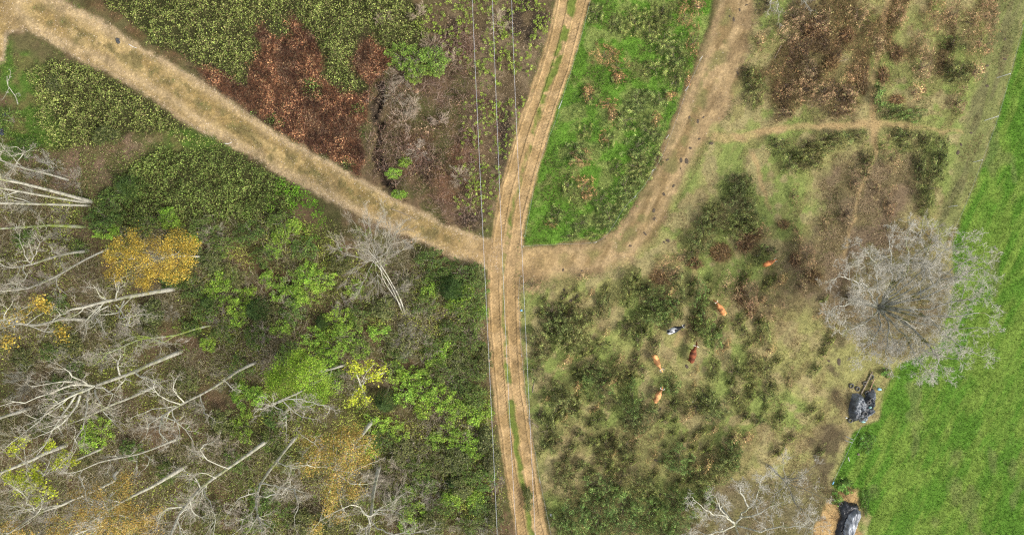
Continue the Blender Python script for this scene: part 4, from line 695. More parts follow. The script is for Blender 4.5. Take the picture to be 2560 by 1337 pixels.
# ------------------------------------------------------------------ trees
def tree(name, label, path, r0, r1, limbs=(), auto=0, L=3.0, maxl=3, bark='pale', blobs=(), pal=None, group=None, cat='tree', twig='twig', nk=(4, 6), seed=1, up=.06, wob=.24, stems=(), leafn=26, leaf=(.06, .12), lr=.062, twr=.0095, outw=.6, spread=(30, 65)):
    """path, limbs, stems: (px, py, height) points of the photo; auto: further limbs from the upper trunk"""
    random.seed(seed); rng = np.random.RandomState(seed + 1000); r0 *= .57; r1 *= .50; lr *= .80
    pts = [P(*p) for p in path]; pts[0] = G(path[0][0], path[0][1], -.15); base = Vector(pts[0]); t = empty(name, base)
    tag(t, label, cat, group)
    tr = catmull([tuple(p - base) for p in pts], .5); n = len(tr); tr = tr + np.concatenate([np.zeros((1, 3)), rng.normal(size=(n - 1, 3)) * r0 * .12]); ws = np.arange(n) * .5; tr[:, 0] += (fbm(ws * .45, ws * 0 + seed, 2, 7) - .5) * r0 * 2.2 * sst(0, 3, ws); tr[:, 1] += (fbm(ws * .45, ws * 0 + seed, 2, 9) - .5) * r0 * 2.2 * sst(0, 3, ws)
    rad = np.linspace(1, 0, n) ** .8 * (r0 - r1) + r1; rad *= 1 + .45 * np.exp(-ws / .7); rad *= 1 + rng.normal(size=n) * .06
    tl = [(tr, rad)]
    for s in stems:
        q = catmull([tuple(P(*p) - base) for p in s], .5); tl.append((q, np.linspace(r0 * .85, r1, len(q))))
    V, F = tubes(tl, 10); obj('trunk', make_mesh('trunk', V, F, None, M['trunk' if bark in ('pale', 'grey') else bark], True), t)
    tips = []
    def emit(big, tw):
        V, F = tubes(big, 6); V2, F2 = tubes(tw, 3) if tw else (np.zeros((0, 3)), np.zeros((0, 4), int))
        me = make_mesh('limb', np.concatenate([V, V2]), [F, F2 + len(V)], None, M[bark], True); me.materials.append(M[twig])
        me.polygons.foreach_set('material_index', np.concatenate([np.zeros(len(F), np.int32), np.ones(len(F2), np.int32)])); obj('limb', me, t)
    for lm in limbs:
        q = catmull([tuple(P(*p[:3]) - base) for p in lm], .45); q[1:] = q[1:] + rng.normal(size=(len(q) - 1, 3)) * .07
        rr = np.linspace(r1 * .85, lr * .35, len(q)); big = [(q, rr)]; tw = []
        for j in range(max(3, int(len(q) * .9))):
            i = random.randint(max(1, len(q) // 3), len(q) - 2); dd = Vector(q[i + 1] - q[i]).normalized(); nd = Quaternion(dd.cross(gv()).normalized(), math.radians(random.uniform(30, 70))) @ dd
            grow(big, tw, Vector(q[i]), nd, L * random.uniform(.35, .75), max(.02, rr[i] * .55), 1, maxl, wob, up, nk, twr, tips, spread)
        dd = Vector(q[-1] - q[-2]).normalized(); grow(big, tw, Vector(q[-1]), dd, L * .6, rr[-1], 1, maxl, wob, up, nk, twr, tips, spread); emit(big, tw)
    src = [x for x in tl]
    for i in range(auto):
        q, rr = src[i % len(src)]; f = random.uniform(.45, 1.0) if i else 1.0; k = min(len(q) - 1, int(f * (len(q) - 1))); d0 = Vector(q[k] - q[k - 1]).normalized()
        d = (Quaternion(d0.cross(gv()).normalized(), math.radians(random.uniform(25, 75) if i else 10)) @ d0 + Vector((0, 0, .15))).normalized(); big = []; tw = []
        grow(big, tw, Vector(q[k]), d, L * random.uniform(.7, 1.15), max(.04, min(lr * 1.2, rr[k] * .6)), 0, maxl, wob, up, nk, twr, tips, spread); emit(big, tw)
    tw = []
    if blobs:
        P_, N_, C_ = [], [], []
        for b in blobs:
            c = np.array(P(b[0], b[1], b[2]) - base); r = b[3]
            for j in range(int(7 + 8 * r * r)):
                v = rng.normal(size=3); v /= np.linalg.norm(v); v[2] = abs(v[2]) * 1.0 - .3; cc = c + v * r * rng.uniform(.35, 1) * np.array([1, 1, .75]); m = int(leafn * rng.uniform(.6, 1.4))
                P_.append(cc + rng.normal(size=(m, 3)) * [.22, .22, .14]); N_.append(np.tile(v + [0, 0, .6], (m, 1))); C_.append(pick(pal, m, rng) * rng.uniform(.75, 1.25) * rng.uniform(.6, 1.4, m)[:, None])
                if rng.rand() < .07:
                    k = int(n * rng.uniform(.55, .98)); a = tr[k]; mid = (a + cc) / 2 + rng.normal(size=3) * .2; tw.append((np.array([a, a * .6 + mid * .4, mid, cc]), np.array([.05, .04, .03, .012])))
        P_ = np.concatenate(P_); V, F = leaf_geo(P_, rng.uniform(*leaf, len(P_)), .6, rng, up=.5, nrm=np.concatenate(N_))
        obj('crown', make_mesh('crown', V, F, np.repeat(np.concatenate(C_), 4, 0), M['leaf']), t)
    for l in tw:
        V, F = tubes([l], 5); obj('branch', make_mesh('branch', V, F, None, M[bark], True), t)
    return t
M['oak'] = mat_bark('oak_bark', (.42, .41, .34), (.13, .12, .09), (.19, .20, .06), .30)
M['oaktwig'] = mat_bark('oak_twig_bark', (.56, .525, .43), (.40, .37, .30))
YEL = [(204, 172, 62), (184, 152, 54), (216, 190, 88), (158, 134, 54), (146, 138, 60), (126, 112, 54)]
OCH = [(186, 152, 76), (168, 136, 66), (156, 134, 66), (198, 172, 100), (136, 130, 64)]
LYE = [(190, 196, 52), (170, 182, 48), (206, 206, 76), (146, 164, 44)]
LIM = [(140, 176, 48), (154, 186, 56), (122, 158, 46), (102, 134, 42), (166, 192, 72), (134, 142, 60)]
GB = 'pale leafless trees of the wood'
tree('bare_tree', 'tall pale triple stemmed tree leaning off the left edge', [(230, 505, 0), (120, 474, 7), (0, 448, 12.5), (-110, 420, 17)], .24, .12, auto=9, L=2.6, stems=[[(222, 508, 0), (100, 488, 7), (0, 470, 12), (-100, 455, 16)], [(226, 514, 0), (90, 510, 8), (0, 508, 12.5), (-110, 505, 17)]], group=GB, seed=1)
tree('bare_tree', 'mossy dark blotched trunk just below the triple stemmed tree', [(212, 567, 0), (120, 563, 5.5), (30, 570, 10), (-80, 575, 15)], .21, .12, auto=6, L=2.2, bark='mossy', group=GB, seed=2)
tree('bare_tree', 'crooked pale tree forking beside the left edge left of the yellow tree', [(220, 627, 0), (150, 638, 4.5), (80, 660, 8), (30, 668, 10)], .2, .12, [[(80, 660, 8), (62, 640, 10), (58, 610, 11)], [(75, 660, 8), (95, 620, 10), (105, 600, 11)], [(60, 662, 9), (62, 700, 10.5), (20, 720, 12.5)]], auto=5, L=2, group=GB, seed=3)
tree('bare_tree', 'thin dark grey trunk running left from the yellow tree', [(268, 622, 0), (210, 650, 3), (140, 692, 6.5), (70, 720, 10), (0, 728, 12)], .14, .09, auto=7, L=2, bark='grey', group=GB, seed=4)
tree('bare_tree', 'gnarled white branched tree below the yellow tree', [(437, 722, 0), (340, 738, 6.5), (290, 750, 9), (240, 764, 12), (185, 776, 14)], .27, .15,
     [[(330, 742, 7), (290, 782, 9.5), (250, 786, 11), (212, 768, 12.5)], [(290, 750, 9), (250, 738, 11.5), (232, 708, 13)], [(290, 762, 9), (318, 796, 10), (312, 820, 11), (330, 808, 11.5)], [(270, 765, 10), (240, 792, 11.5), (262, 828, 12.5)], [(310, 752, 8), (300, 790, 9.5), (370, 785, 10)], [(250, 765, 11), (222, 792, 12.5), (218, 820, 13)]], auto=4, L=1.9, group=GB, seed=5, twr=.011)
tree('bare_tree', 'curved cream trunk with yellow leaf tufts at the left edge', [(213, 800, 0), (150, 798, 4), (90, 812, 7.5), (40, 806, 10), (-40, 812, 14)], .22, .14, auto=8, L=2.6, blobs=[(88, 752, 12, .7), (92, 768, 11, .6), (150, 826, 9, .6), (158, 838, 9, .5), (60, 790, 11, .6), (10, 800, 12, .7), (120, 770, 11, .5), (20, 850, 12, .6)], pal=YEL, group=GB, seed=6, leafn=12)
tree('bare_tree', 'long thin leaning tree with bright mossy foot above the forked tree', [(530, 812, 0), (490, 822, 3), (440, 838, 7), (380, 845, 10.5), (340, 852, 13), (280, 880, 16)], .15, .09, auto=9, L=2.4, bark='mossy', group=GB, seed=7)
tree('bare_tree', 'big pale tree with a wide fan of forked branches', [(452, 878, 0), (395, 902, 4), (340, 925, 8), (285, 945, 11), (235, 965, 13.5)], .29, .2,
     [[(235, 965, 13.5), (190, 985, 15.5), (140, 1005, 17), (95, 1050, 19), (35, 1100, 21)], [(235, 965, 13.5), (185, 980, 15.5), (115, 1035, 18), (70, 1062, 19.5)], [(235, 965, 13.5), (180, 962, 15.5), (120, 985, 17.5), (60, 1000, 19.5), (0, 1016, 21)], [(228, 966, 13.5), (160, 954, 16), (95, 966, 18)], [(222, 972, 13.5), (220, 1018, 15), (200, 1070, 17), (180, 1125, 18.5)], [(240, 968, 13), (270, 975, 13.5), (298, 988, 14)], [(238, 975, 12.5), (255, 1022, 14), (280, 1055, 14.5)], [(335, 926, 8), (362, 945, 9), (405, 956, 10)], [(300, 940, 10), (296, 905, 11.5), (300, 885, 12)], [(200, 990, 15.5), (160, 1060, 17.5), (100, 1090, 19)], [(228, 968, 13.5), (185, 940, 16), (160, 920, 17)], [(190, 985, 15.5), (130, 1080, 18), (95, 1135, 19.5)]], auto=2, L=2.3, group=GB, seed=8, twr=.0105)
tree('bare_tree', 'mossy grey trunk with a bushy white head, lower right of the fan branched tree', [(640, 905, 0), (590, 930, 4), (560, 950, 7), (500, 985, 11), (445, 1012, 15), (405, 1042, 17.5)], .2, .12,
     [[(450, 1010, 15), (400, 985, 17), (385, 968, 18)], [(440, 1014, 15), (385, 1022, 17), (345, 1036, 18)], [(430, 1020, 15.5), (448, 1070, 16.5), (452, 1090, 17)], [(420, 1030, 16), (375, 1060, 18), (365, 1085, 19)], [(405, 1042, 17.5), (400, 1080, 19), (420, 1105, 19.5)], [(460, 1005, 14.5), (430, 975, 16), (440, 950, 16.5)], [(500, 985, 11), (512, 1030, 12.5), (530, 1048, 13)], [(410, 1040, 17.5), (450, 1060, 18), (470, 1095, 18.5)]], auto=3, L=1.7, bark='pale', group=GB, seed=9, twr=.0105)
tree('bare_tree', 'stout trunk leaving the left edge under the fan branched tree', [(165, 1112, 0), (110, 1134, 2.8), (50, 1160, 5), (-40, 1195, 9)], .28, .2, auto=3, L=2.4, bark='grey', group=GB, seed=10)
tree('bare_tree', 'grey shaded trunk half hidden behind the fan branched tree', [(395, 962, 0), (330, 992, 4.5), (280, 1012, 7), (200, 1050, 10.5)], .2, .13, auto=4, L=2.2, bark='grey', group=GB, seed=11)
tree('bare_tree', 'short grey trunk crossing the left edge above the stout one', [(75, 1020, 0), (20, 1038, 2.6), (-60, 1065, 6)], .24, .18, auto=2, L=2, bark='grey', group=GB, seed=12)
tree('bare_tree', 'slender white trunk with a fringe of twigs, between the bushy head and ochre tree', [(450, 1094, 0), (400, 1114, 3), (345, 1133, 7), (300, 1142, 9.5), (250, 1156, 11.5), (205, 1176, 13)], .14, .07, [[(345, 1135, 7), (340, 1155, 8), (335, 1172, 8.5)], [(355, 1130, 7), (372, 1150, 8), (360, 1170, 8.5)], [(205, 1176, 13), (200, 1200, 14), (215, 1225, 14.5)]], auto=5, L=1.5, group=GB, seed=13)
tree('bare_tree', 'bent trunk kinked at its foot at lower left', [(302, 1168, 0), (285, 1188, 1.2), (286, 1200, 1.8), (220, 1232, 6), (150, 1262, 9.5), (90, 1285, 13), (20, 1330, 17)], .24, .12, [[(150, 1262, 9.5), (110, 1268, 12), (78, 1266, 13.5)], [(130, 1270, 10.5), (60, 1275, 14), (20, 1285, 16)], [(100, 1282, 12), (50, 1320, 15), (30, 1330, 16)], [(90, 1285, 12.5), (60, 1240, 15), (40, 1225, 16)]], auto=4, L=2.4, group=GB, seed=14)
tree('oak_tree', 'tall tree with ochre spring leaves at the bottom left', [(468, 1163, 0), (380, 1215, 5), (300, 1255, 9.5), (240, 1295, 13), (170, 1345, 17)], .25, .12, auto=12, L=2.8, blobs=[(200, 1240, 13, .8), (250, 1225, 13, .9), (300, 1225, 12, .9), (330, 1260, 12, 1.0), (290, 1280, 14, 1.2), (340, 1300, 13, 1.2), (250, 1310, 15, 1.2), (210, 1290, 15, 1.0), (300, 1320, 15, 1.2), (180, 1330, 16, 1.1), (370, 1330, 13, 1.0), (140, 1320, 16, .9), (310, 1200, 11, .7), (20, 1320, 16, .8), (60, 1340, 16, .8), (385, 1290, 12, .8)], pal=OCH, group='trees coming into ochre leaf', seed=15, leafn=40, leaf=(.034, .07))
tree('bare_tree', 'tall pale trunk with spreading twigs left of the ochre tree at the bottom edge', [(672, 1098, 0), (620, 1135, 4), (560, 1178, 8), (500, 1220, 12), (450, 1285, 15.5), (420, 1350, 18)], .25, .13, [[(500, 1220, 12), (470, 1260, 14), (455, 1310, 16)], [(540, 1195, 9.5), (500, 1180, 12), (470, 1190, 13.5)], [(570, 1170, 8), (520, 1150, 11), (500, 1120, 12.5), (530, 1105, 13)], [(510, 1225, 11.5), (530, 1270, 13.5), (540, 1320, 15)], [(470, 1265, 14), (420, 1270, 16.5), (400, 1290, 17.5)]], auto=8, L=2.6, group=GB, seed=16)
tree('bare_tree', 'white tree with hooked branches left of the ochre tree', [(742, 1088, 0), (720, 1115, 2.5), (690, 1152, 6), (650, 1205, 10), (641, 1262, 13), (652, 1310, 15)], .22, .14,
     [[(648, 1208, 10), (700, 1216, 11.5), (735, 1222, 12.5), (768, 1238, 13.5)], [(643, 1240, 12), (690, 1238, 13), (725, 1215, 14), (730, 1198, 14.5)], [(641, 1262, 13), (648, 1290, 14.5), (685, 1326, 16)], [(735, 1222, 12.5), (745, 1260, 13.5), (735, 1285, 14)], [(641, 1262, 13), (610, 1300, 15.5), (590, 1335, 17)], [(690, 1152, 6), (715, 1165, 7), (735, 1172, 7.5)], [(645, 1230, 11.5), (600, 1245, 14), (570, 1290, 16)]], auto=3, L=1.9, group=GB, seed=17, twr=.011)
tree('bare_tree', 'white lichened branches overlapping the lower edge of the lime crown', [(834, 931, 0), (790, 955, 6), (740, 985, 10), (690, 1008, 14)], .17, .12, [[(690, 1008, 14), (720, 998, 14.5), (770, 1002, 15), (838, 1020, 16)], [(680, 1010, 14), (702, 1028, 14.5), (716, 1042, 15), (716, 1072, 15.5)], [(710, 1005, 14), (740, 1030, 14.5), (772, 1046, 15)], [(690, 1008, 14), (660, 1018, 15), (636, 1026, 15.5)], [(735, 1000, 14), (760, 1018, 14.5), (775, 1012, 15)]], auto=2, L=1.6, group=GB, seed=18, twr=.0105)
tree('oak_tree', 'ochre leaved oak between the wood and the farm track', [(934, 1048, 0), (905, 1085, 4), (880, 1115, 8), (850, 1150, 12), (838, 1175, 13.5)], .26, .17,
     [[(850, 1150, 12), (820, 1130, 13.5), (770, 1100, 15)], [(850, 1150, 12), (870, 1130, 13), (900, 1115, 13.5)], [(840, 1170, 13), (875, 1180, 13.5), (910, 1165, 13.5)], [(838, 1175, 13.5), (845, 1215, 14.5), (850, 1260, 15)], [(838, 1175, 13.5), (790, 1165, 15), (755, 1160, 16)], [(842, 1180, 13.5), (880, 1205, 14), (915, 1215, 14)]], auto=5, L=2.2, blobs=[(800, 1115, 14, 1.2), (850, 1118, 14, 1.3), (880, 1150, 14, 1.3), (905, 1110, 13, 1.2), (838, 1150, 15, 1.4), (790, 1150, 15, 1.0), (840, 1200, 15, 1.1), (920, 1140, 13, 1.0), (860, 1085, 13, .9), (820, 1270, 14, .8), (890, 1220, 14, 1.0), (770, 1170, 15, .8), (830, 1240, 15, .7), (880, 1085, 12, .8), (770, 1095, 14, .6), (850, 1290, 14, .5), (785, 1320, 14, .6)], pal=OCH + [(150, 156, 62)], group='trees coming into ochre leaf', seed=19, leafn=46, leaf=(.034, .07))
tree('bare_tree', 'grey trunk with cream forked top at the bottom edge beside the ochre oak', [(948, 1165, 0), (938, 1205, 3.5), (928, 1260, 8.5), (924, 1310, 12), (920, 1360, 15)], .26, .16, [[(926, 1290, 11), (955, 1268, 12), (975, 1255, 12.5), (1000, 1240, 13)], [(924, 1300, 11.5), (945, 1320, 12.5), (985, 1335, 13.5), (1070, 1328, 15)], [(924, 1290, 11), (890, 1260, 13), (860, 1270, 14), (800, 1300, 16)], [(935, 1275, 10), (990, 1275, 11), (1010, 1300, 12)]], auto=6, L=2.2, bark='pale', group=GB, seed=20)
tree('yellow_tree', 'bushy golden yellow tree left of the centre of the wood', [(505, 642, 0), (470, 640, 3), (430, 642, 5.5), (390, 648, 7.5)], .16, .1, auto=0, blobs=[(300, 620, 8, 1.1), (310, 660, 8, 1.1), (285, 690, 8, .7), (345, 600, 8, 1.2), (360, 650, 9, 1.3), (400, 610, 8.5, 1.2), (420, 650, 9, 1.3), (350, 690, 8, 1.0), (450, 600, 8, 1.2), (470, 640, 8, 1.2), (430, 690, 7.5, 1.0), (475, 610, 7, .9), (390, 680, 8.5, 1.1), (275, 640, 8, .7), (330, 640, 9, 1.0), (460, 675, 7, .8), (365, 710, 8, .5)], pal=YEL, seed=21, leafn=52, leaf=(.034, .07))
tree('lime_tree', 'round crowned lime green tree in the middle of the wood', [(860, 912, 0), (830, 922, 4), (800, 932, 7)], .16, .1, blobs=[(700, 930, 8, 1.1), (745, 905, 8.5, 1.3), (790, 930, 8.5, 1.3), (745, 950, 9.5, 1.5), (700, 970, 8.5, 1.2), (790, 975, 8.5, 1.3), (745, 990, 9, 1.1), (820, 955, 8, 1.0), (735, 890, 8, .7), (675, 950, 8, .8), (815, 990, 7.5, .7), (770, 915, 9, 1.1)], pal=LIM, seed=22, leafn=85, leaf=(.034, .07), auto=0)
tree('yellow_sapling', 'open branched yellow green sapling right of the lime crown', [(965, 930, 0), (940, 938, 3), (910, 950, 6), (900, 958, 7)], .09, .05, [[(905, 955, 6.5), (890, 930, 7.5), (886, 912, 8)], [(910, 950, 6), (935, 935, 7), (955, 922, 7.5)], [(903, 956, 6.8), (915, 930, 7.8), (925, 915, 8)], [(900, 958, 7), (885, 985, 7.5), (880, 1005, 8)], [(902, 958, 7), (912, 985, 7.5), (915, 1000, 8)]], L=.8, blobs=[(886, 912, 8, .35), (890, 930, 7.6, .3), (925, 912, 8, .35), (955, 922, 7.6, .35), (938, 935, 7.2, .35), (880, 1005, 8, .4), (914, 1000, 8, .3), (890, 985, 7.6, .35), (925, 940, 7, .3), (905, 925, 7.8, .25), (880, 920, 8, .3), (900, 975, 7, .25), (945, 945, 7, .25)], pal=LYE, seed=23, leafn=10, auto=0, maxl=2)
tree('yellow_tree', 'lemon yellow leafed tree low on the left edge', [(262, 1117, 0), (200, 1145, 4), (140, 1172, 7.5), (80, 1200, 11)], .14, .08, auto=5, L=2, blobs=[(55, 1190, 11, .7), (85, 1180, 11, .8), (105, 1205, 11, .8), (70, 1215, 11.5, .8), (40, 1215, 11.5, .6), (125, 1230, 10, .6), (95, 1245, 11, .5), (20, 1190, 11, .4), (140, 1160, 9, .5), (160, 1140, 8, .5), (30, 1120, 10, .5), (60, 1100, 10, .4), (120, 1110, 9, .4), (180, 1150, 8, .4)], pal=LYE, seed=24, leafn=14)
tree('bare_tree', 'white twiggy tree head at the left edge below the bramble bank', [(170, 450, 0), (100, 430, 4), (40, 415, 7.5), (-20, 390, 11)], .14, .09, [[(40, 415, 7.5), (55, 385, 8.5), (50, 372, 9)], [(40, 415, 7.5), (10, 440, 9.5), (-10, 455, 10.5)], [(60, 420, 6.5), (30, 390, 9), (0, 375, 10.5)]], auto=4, L=1.8, group=GB, seed=25)
tree('leaning_tree', 'leaning bare multi stemmed tree overhanging the gravel track', [(1015, 795, 0), (1000, 745, 2), (968, 685, 5), (936, 640, 7.5)], .11, .05,
     [[(936, 640, 7.5), (935, 600, 9), (945, 555, 10)], [(938, 645, 7.2), (900, 625, 8.5), (860, 615, 9.5)], [(936, 640, 7.5), (910, 595, 9), (895, 560, 10)], [(936, 642, 7.5), (965, 605, 8.5), (1000, 570, 9.5)], [(938, 645, 7.3), (900, 660, 8), (875, 680, 8.5)], [(936, 645, 7.3), (980, 630, 8), (1010, 625, 8.5)], [(936, 648, 7), (915, 690, 7.5), (905, 715, 8)], [(936, 640, 7.5), (925, 580, 9.5), (920, 545, 10.5)], [(936, 640, 7.5), (960, 575, 9.5), (965, 545, 10)], [(936, 645, 7.2), (870, 640, 8.8), (850, 625, 9.5)], [(936, 642, 7.5), (985, 600, 9), (1020, 600, 9.5)], [(936, 648, 7), (945, 690, 7), (950, 705, 7)]],
     stems=[[(1010, 790, 0), (978, 715, 3.5), (945, 665, 6), (925, 630, 8)], [(1020, 785, 0), (985, 740, 2), (955, 690, 4.5), (950, 640, 7)]], auto=9, L=2.3, bark='grey', twig='twig', seed=26, nk=(6, 8), wob=.07, twr=.0085, lr=.045, maxl=3, spread=(12, 38))
def oak():
    f = (2196, 768, 4.2)
    return tree('oak_tree', 'big bare oak spreading over the edge of the green field', [(2152, 754, 0), (2170, 760, 2), f], .44, .24,
     [[f, (2240, 752, 6), (2320, 720, 9), (2335, 715, 9.5), (2385, 670, 11), (2430, 645, 12)], [f, (2260, 772, 6.5), (2330, 770, 9), (2400, 752, 11), (2440, 742, 12)], [f, (2240, 790, 6), (2290, 830, 8.5), (2330, 870, 10.5), (2380, 900, 12)], [f, (2180, 740, 6), (2165, 715, 8), (2130, 700, 9.5), (2105, 690, 10.5)], [f, (2150, 752, 6), (2110, 765, 8), (2085, 762, 9)], [f, (2226, 730, 6.5), (2262, 690, 9), (2272, 640, 10.5), (2262, 600, 11.5)], [f, (2228, 700, 7.5), (2228, 640, 10), (2225, 600, 11)],
      [f, (2220, 800, 6), (2218, 850, 8), (2212, 890, 9.5)], [f, (2185, 790, 6), (2150, 815, 8), (2110, 830, 9.5)], [f, (2300, 705, 8.5), (2310, 650, 10.5), (2330, 600, 12)], [f, (2270, 800, 7), (2340, 815, 9.5), (2430, 820, 12)], [f, (2260, 840, 8), (2290, 890, 10), (2310, 920, 11)], [f, (2280, 745, 8), (2350, 700, 10.5), (2420, 700, 12)], [f, (2200, 820, 6.5), (2170, 860, 8.5), (2150, 880, 9.5)], [f, (2300, 780, 8), (2380, 850, 11), (2420, 880, 12)], [f, (2290, 690, 9), (2370, 620, 11.5), (2400, 610, 12.5)], [f, (2310, 790, 8.5), (2400, 790, 11), (2455, 780, 12)], [f, (2320, 740, 9), (2400, 690, 11.5), (2450, 670, 12.5)], [f, (2300, 840, 9), (2340, 890, 11), (2350, 910, 11.5)], [f, (2270, 660, 9.5), (2310, 620, 11.5), (2330, 610, 12)], [f, (2190, 680, 8.5), (2170, 630, 10.5)]],
     auto=0, L=2.9, maxl=4, bark='oak', twig='oaktwig', seed=30, nk=(4, 6), wob=.20, twr=.0105, lr=.09, up=.02)
oak()
tree('bare_tree', 'pale branching bare tree at the bottom edge below the pasture', [(1800, 1268, 0), (1820, 1290, 2), (1838, 1312, 4.5)], .3, .2, [[(1838, 1312, 4.5), (1810, 1290, 6.5), (1775, 1280, 8), (1728, 1238, 10)], [(1838, 1312, 4.5), (1858, 1285, 6.5), (1890, 1245, 9), (1905, 1190, 11)], [(1838, 1312, 4.5), (1790, 1330, 7), (1745, 1345, 9)], [(1838, 1312, 4.5), (1900, 1325, 7.5), (1970, 1315, 10), (2030, 1320, 11.5)], [(1838, 1312, 4.5), (1800, 1270, 7), (1790, 1235, 8.5)], [(1850, 1290, 6), (1880, 1290, 8), (1940, 1260, 10.5)], [(1838, 1315, 4.5), (1860, 1350, 7), (1880, 1390, 9)], [(1870, 1265, 8), (1850, 1225, 9.5), (1845, 1200, 10.5)]], L=2.3, maxl=4, nk=(3, 5), bark='pale', twig='oaktwig', group='bare trees at the foot of the pasture', seed=31, twr=.010)
tree('bare_tree', 'twiggy tree with yellowish buds left of the straw patch', [(1925, 1165, 0), (1945, 1185, 2.5), (1965, 1205, 4.5)], .16, .11, [[(1965, 1205, 4.5), (1960, 1175, 6.5), (1958, 1145, 8)], [(1965, 1205, 4.5), (2000, 1190, 6.5), (2025, 1165, 8)], [(1965, 1205, 4.5), (2010, 1220, 6.5), (2050, 1240, 8)], [(1965, 1205, 4.5), (1985, 1250, 6.5), (2005, 1290, 8)], [(1965, 1205, 4.5), (1940, 1235, 6.5), (1930, 1270, 8)], [(1965, 1205, 4.5), (2000, 1270, 7), (2035, 1300, 8.5)]], L=1.9, maxl=4, nk=(4, 5), bark='grey', twig='oaktwig', blobs=[(2000, 1150, 8, .7), (2030, 1190, 8, .7), (2045, 1220, 8, .6), (1990, 1180, 8, .6), (2010, 1240, 8, .6)], pal=[(150, 148, 88), (134, 136, 76), (164, 160, 104)], leafn=5, leaf=(.03, .06), group='bare trees at the foot of the pasture', seed=32, twr=.009)
tree('bare_tree', 'small bare tree just above the big oak', [(2300, 590, 0), (2302, 582, 2), (2304, 576, 4)], .1, .07, [[(2304, 576, 4), (2280, 560, 5), (2262, 555, 6)], [(2304, 576, 4), (2310, 550, 5), (2315, 535, 6)], [(2304, 576, 4), (2335, 570, 5), (2355, 565, 6)], [(2304, 576, 4), (2330, 600, 5), (2345, 615, 6)], [(2304, 576, 4), (2280, 600, 5.5)]], L=1.2, maxl=3, bark='grey', seed=33, twr=.009)
tree('dead_tree', 'small white dead tree at the upper left on the grass bank', [(42, 262, 0), (38, 240, 1.2), (20, 215, 2.4), (18, 190, 3.2)], .07, .04, [[(38, 240, 1.2), (52, 238, 2)], [(20, 215, 2.4), (28, 180, 3.6)], [(22, 220, 2.2), (8, 245, 3)]], L=.6, maxl=2, seed=34)
tree('bare_tree', 'white bare branches hanging in at the top edge above the dark heath', [(1925, 10, 0), (1930, -5, 2), (1936, -20, 4)], .1, .07, [[(1936, -20, 4), (1945, 10, 5), (1950, 45, 5.5)], [(1936, -20, 4), (1925, 20, 5), (1922, 40, 5.5)], [(1936, -20, 4), (1990, -10, 5), (2030, 20, 6)]], L=1.2, maxl=3, seed=35)
#@@THINGS

# ------------------------------------------------------------------ cattle
def loft(st, n=14):
    """closed tube through stations (centre, half width, half height, tangent)"""
    V, F = [], []
    for c, hw, hh, d in st:
        d = Vector(d).normalized(); s = d.cross(Vector((0, 0, 1))); s = s.normalized() if s.length > .05 else Vector((0, -1, 0)); u = s.cross(d).normalized()
        for i in range(n):
            a = i / n * 2 * math.pi; V.append(Vector(c) + s * math.cos(a) * hw + u * math.sin(a) * hh)
    m = len(st)
    for k in range(m - 1):
        for i in range(n): F.append((k * n + i, k * n + (i + 1) % n, (k + 1) * n + (i + 1) % n, (k + 1) * n + i))
    return V, F, [tuple(range(n - 1, -1, -1)), tuple(range((m - 1) * n, m * n))]
def chain(pts, radii, n=10, flat=1.0):
    st = []
    for i, p in enumerate(pts):
        d = Vector(pts[min(i + 1, len(pts) - 1)]) - Vector(pts[max(i - 1, 0)]); st.append((p, radii[i], radii[i] * flat, d))
    return loft(st, n)
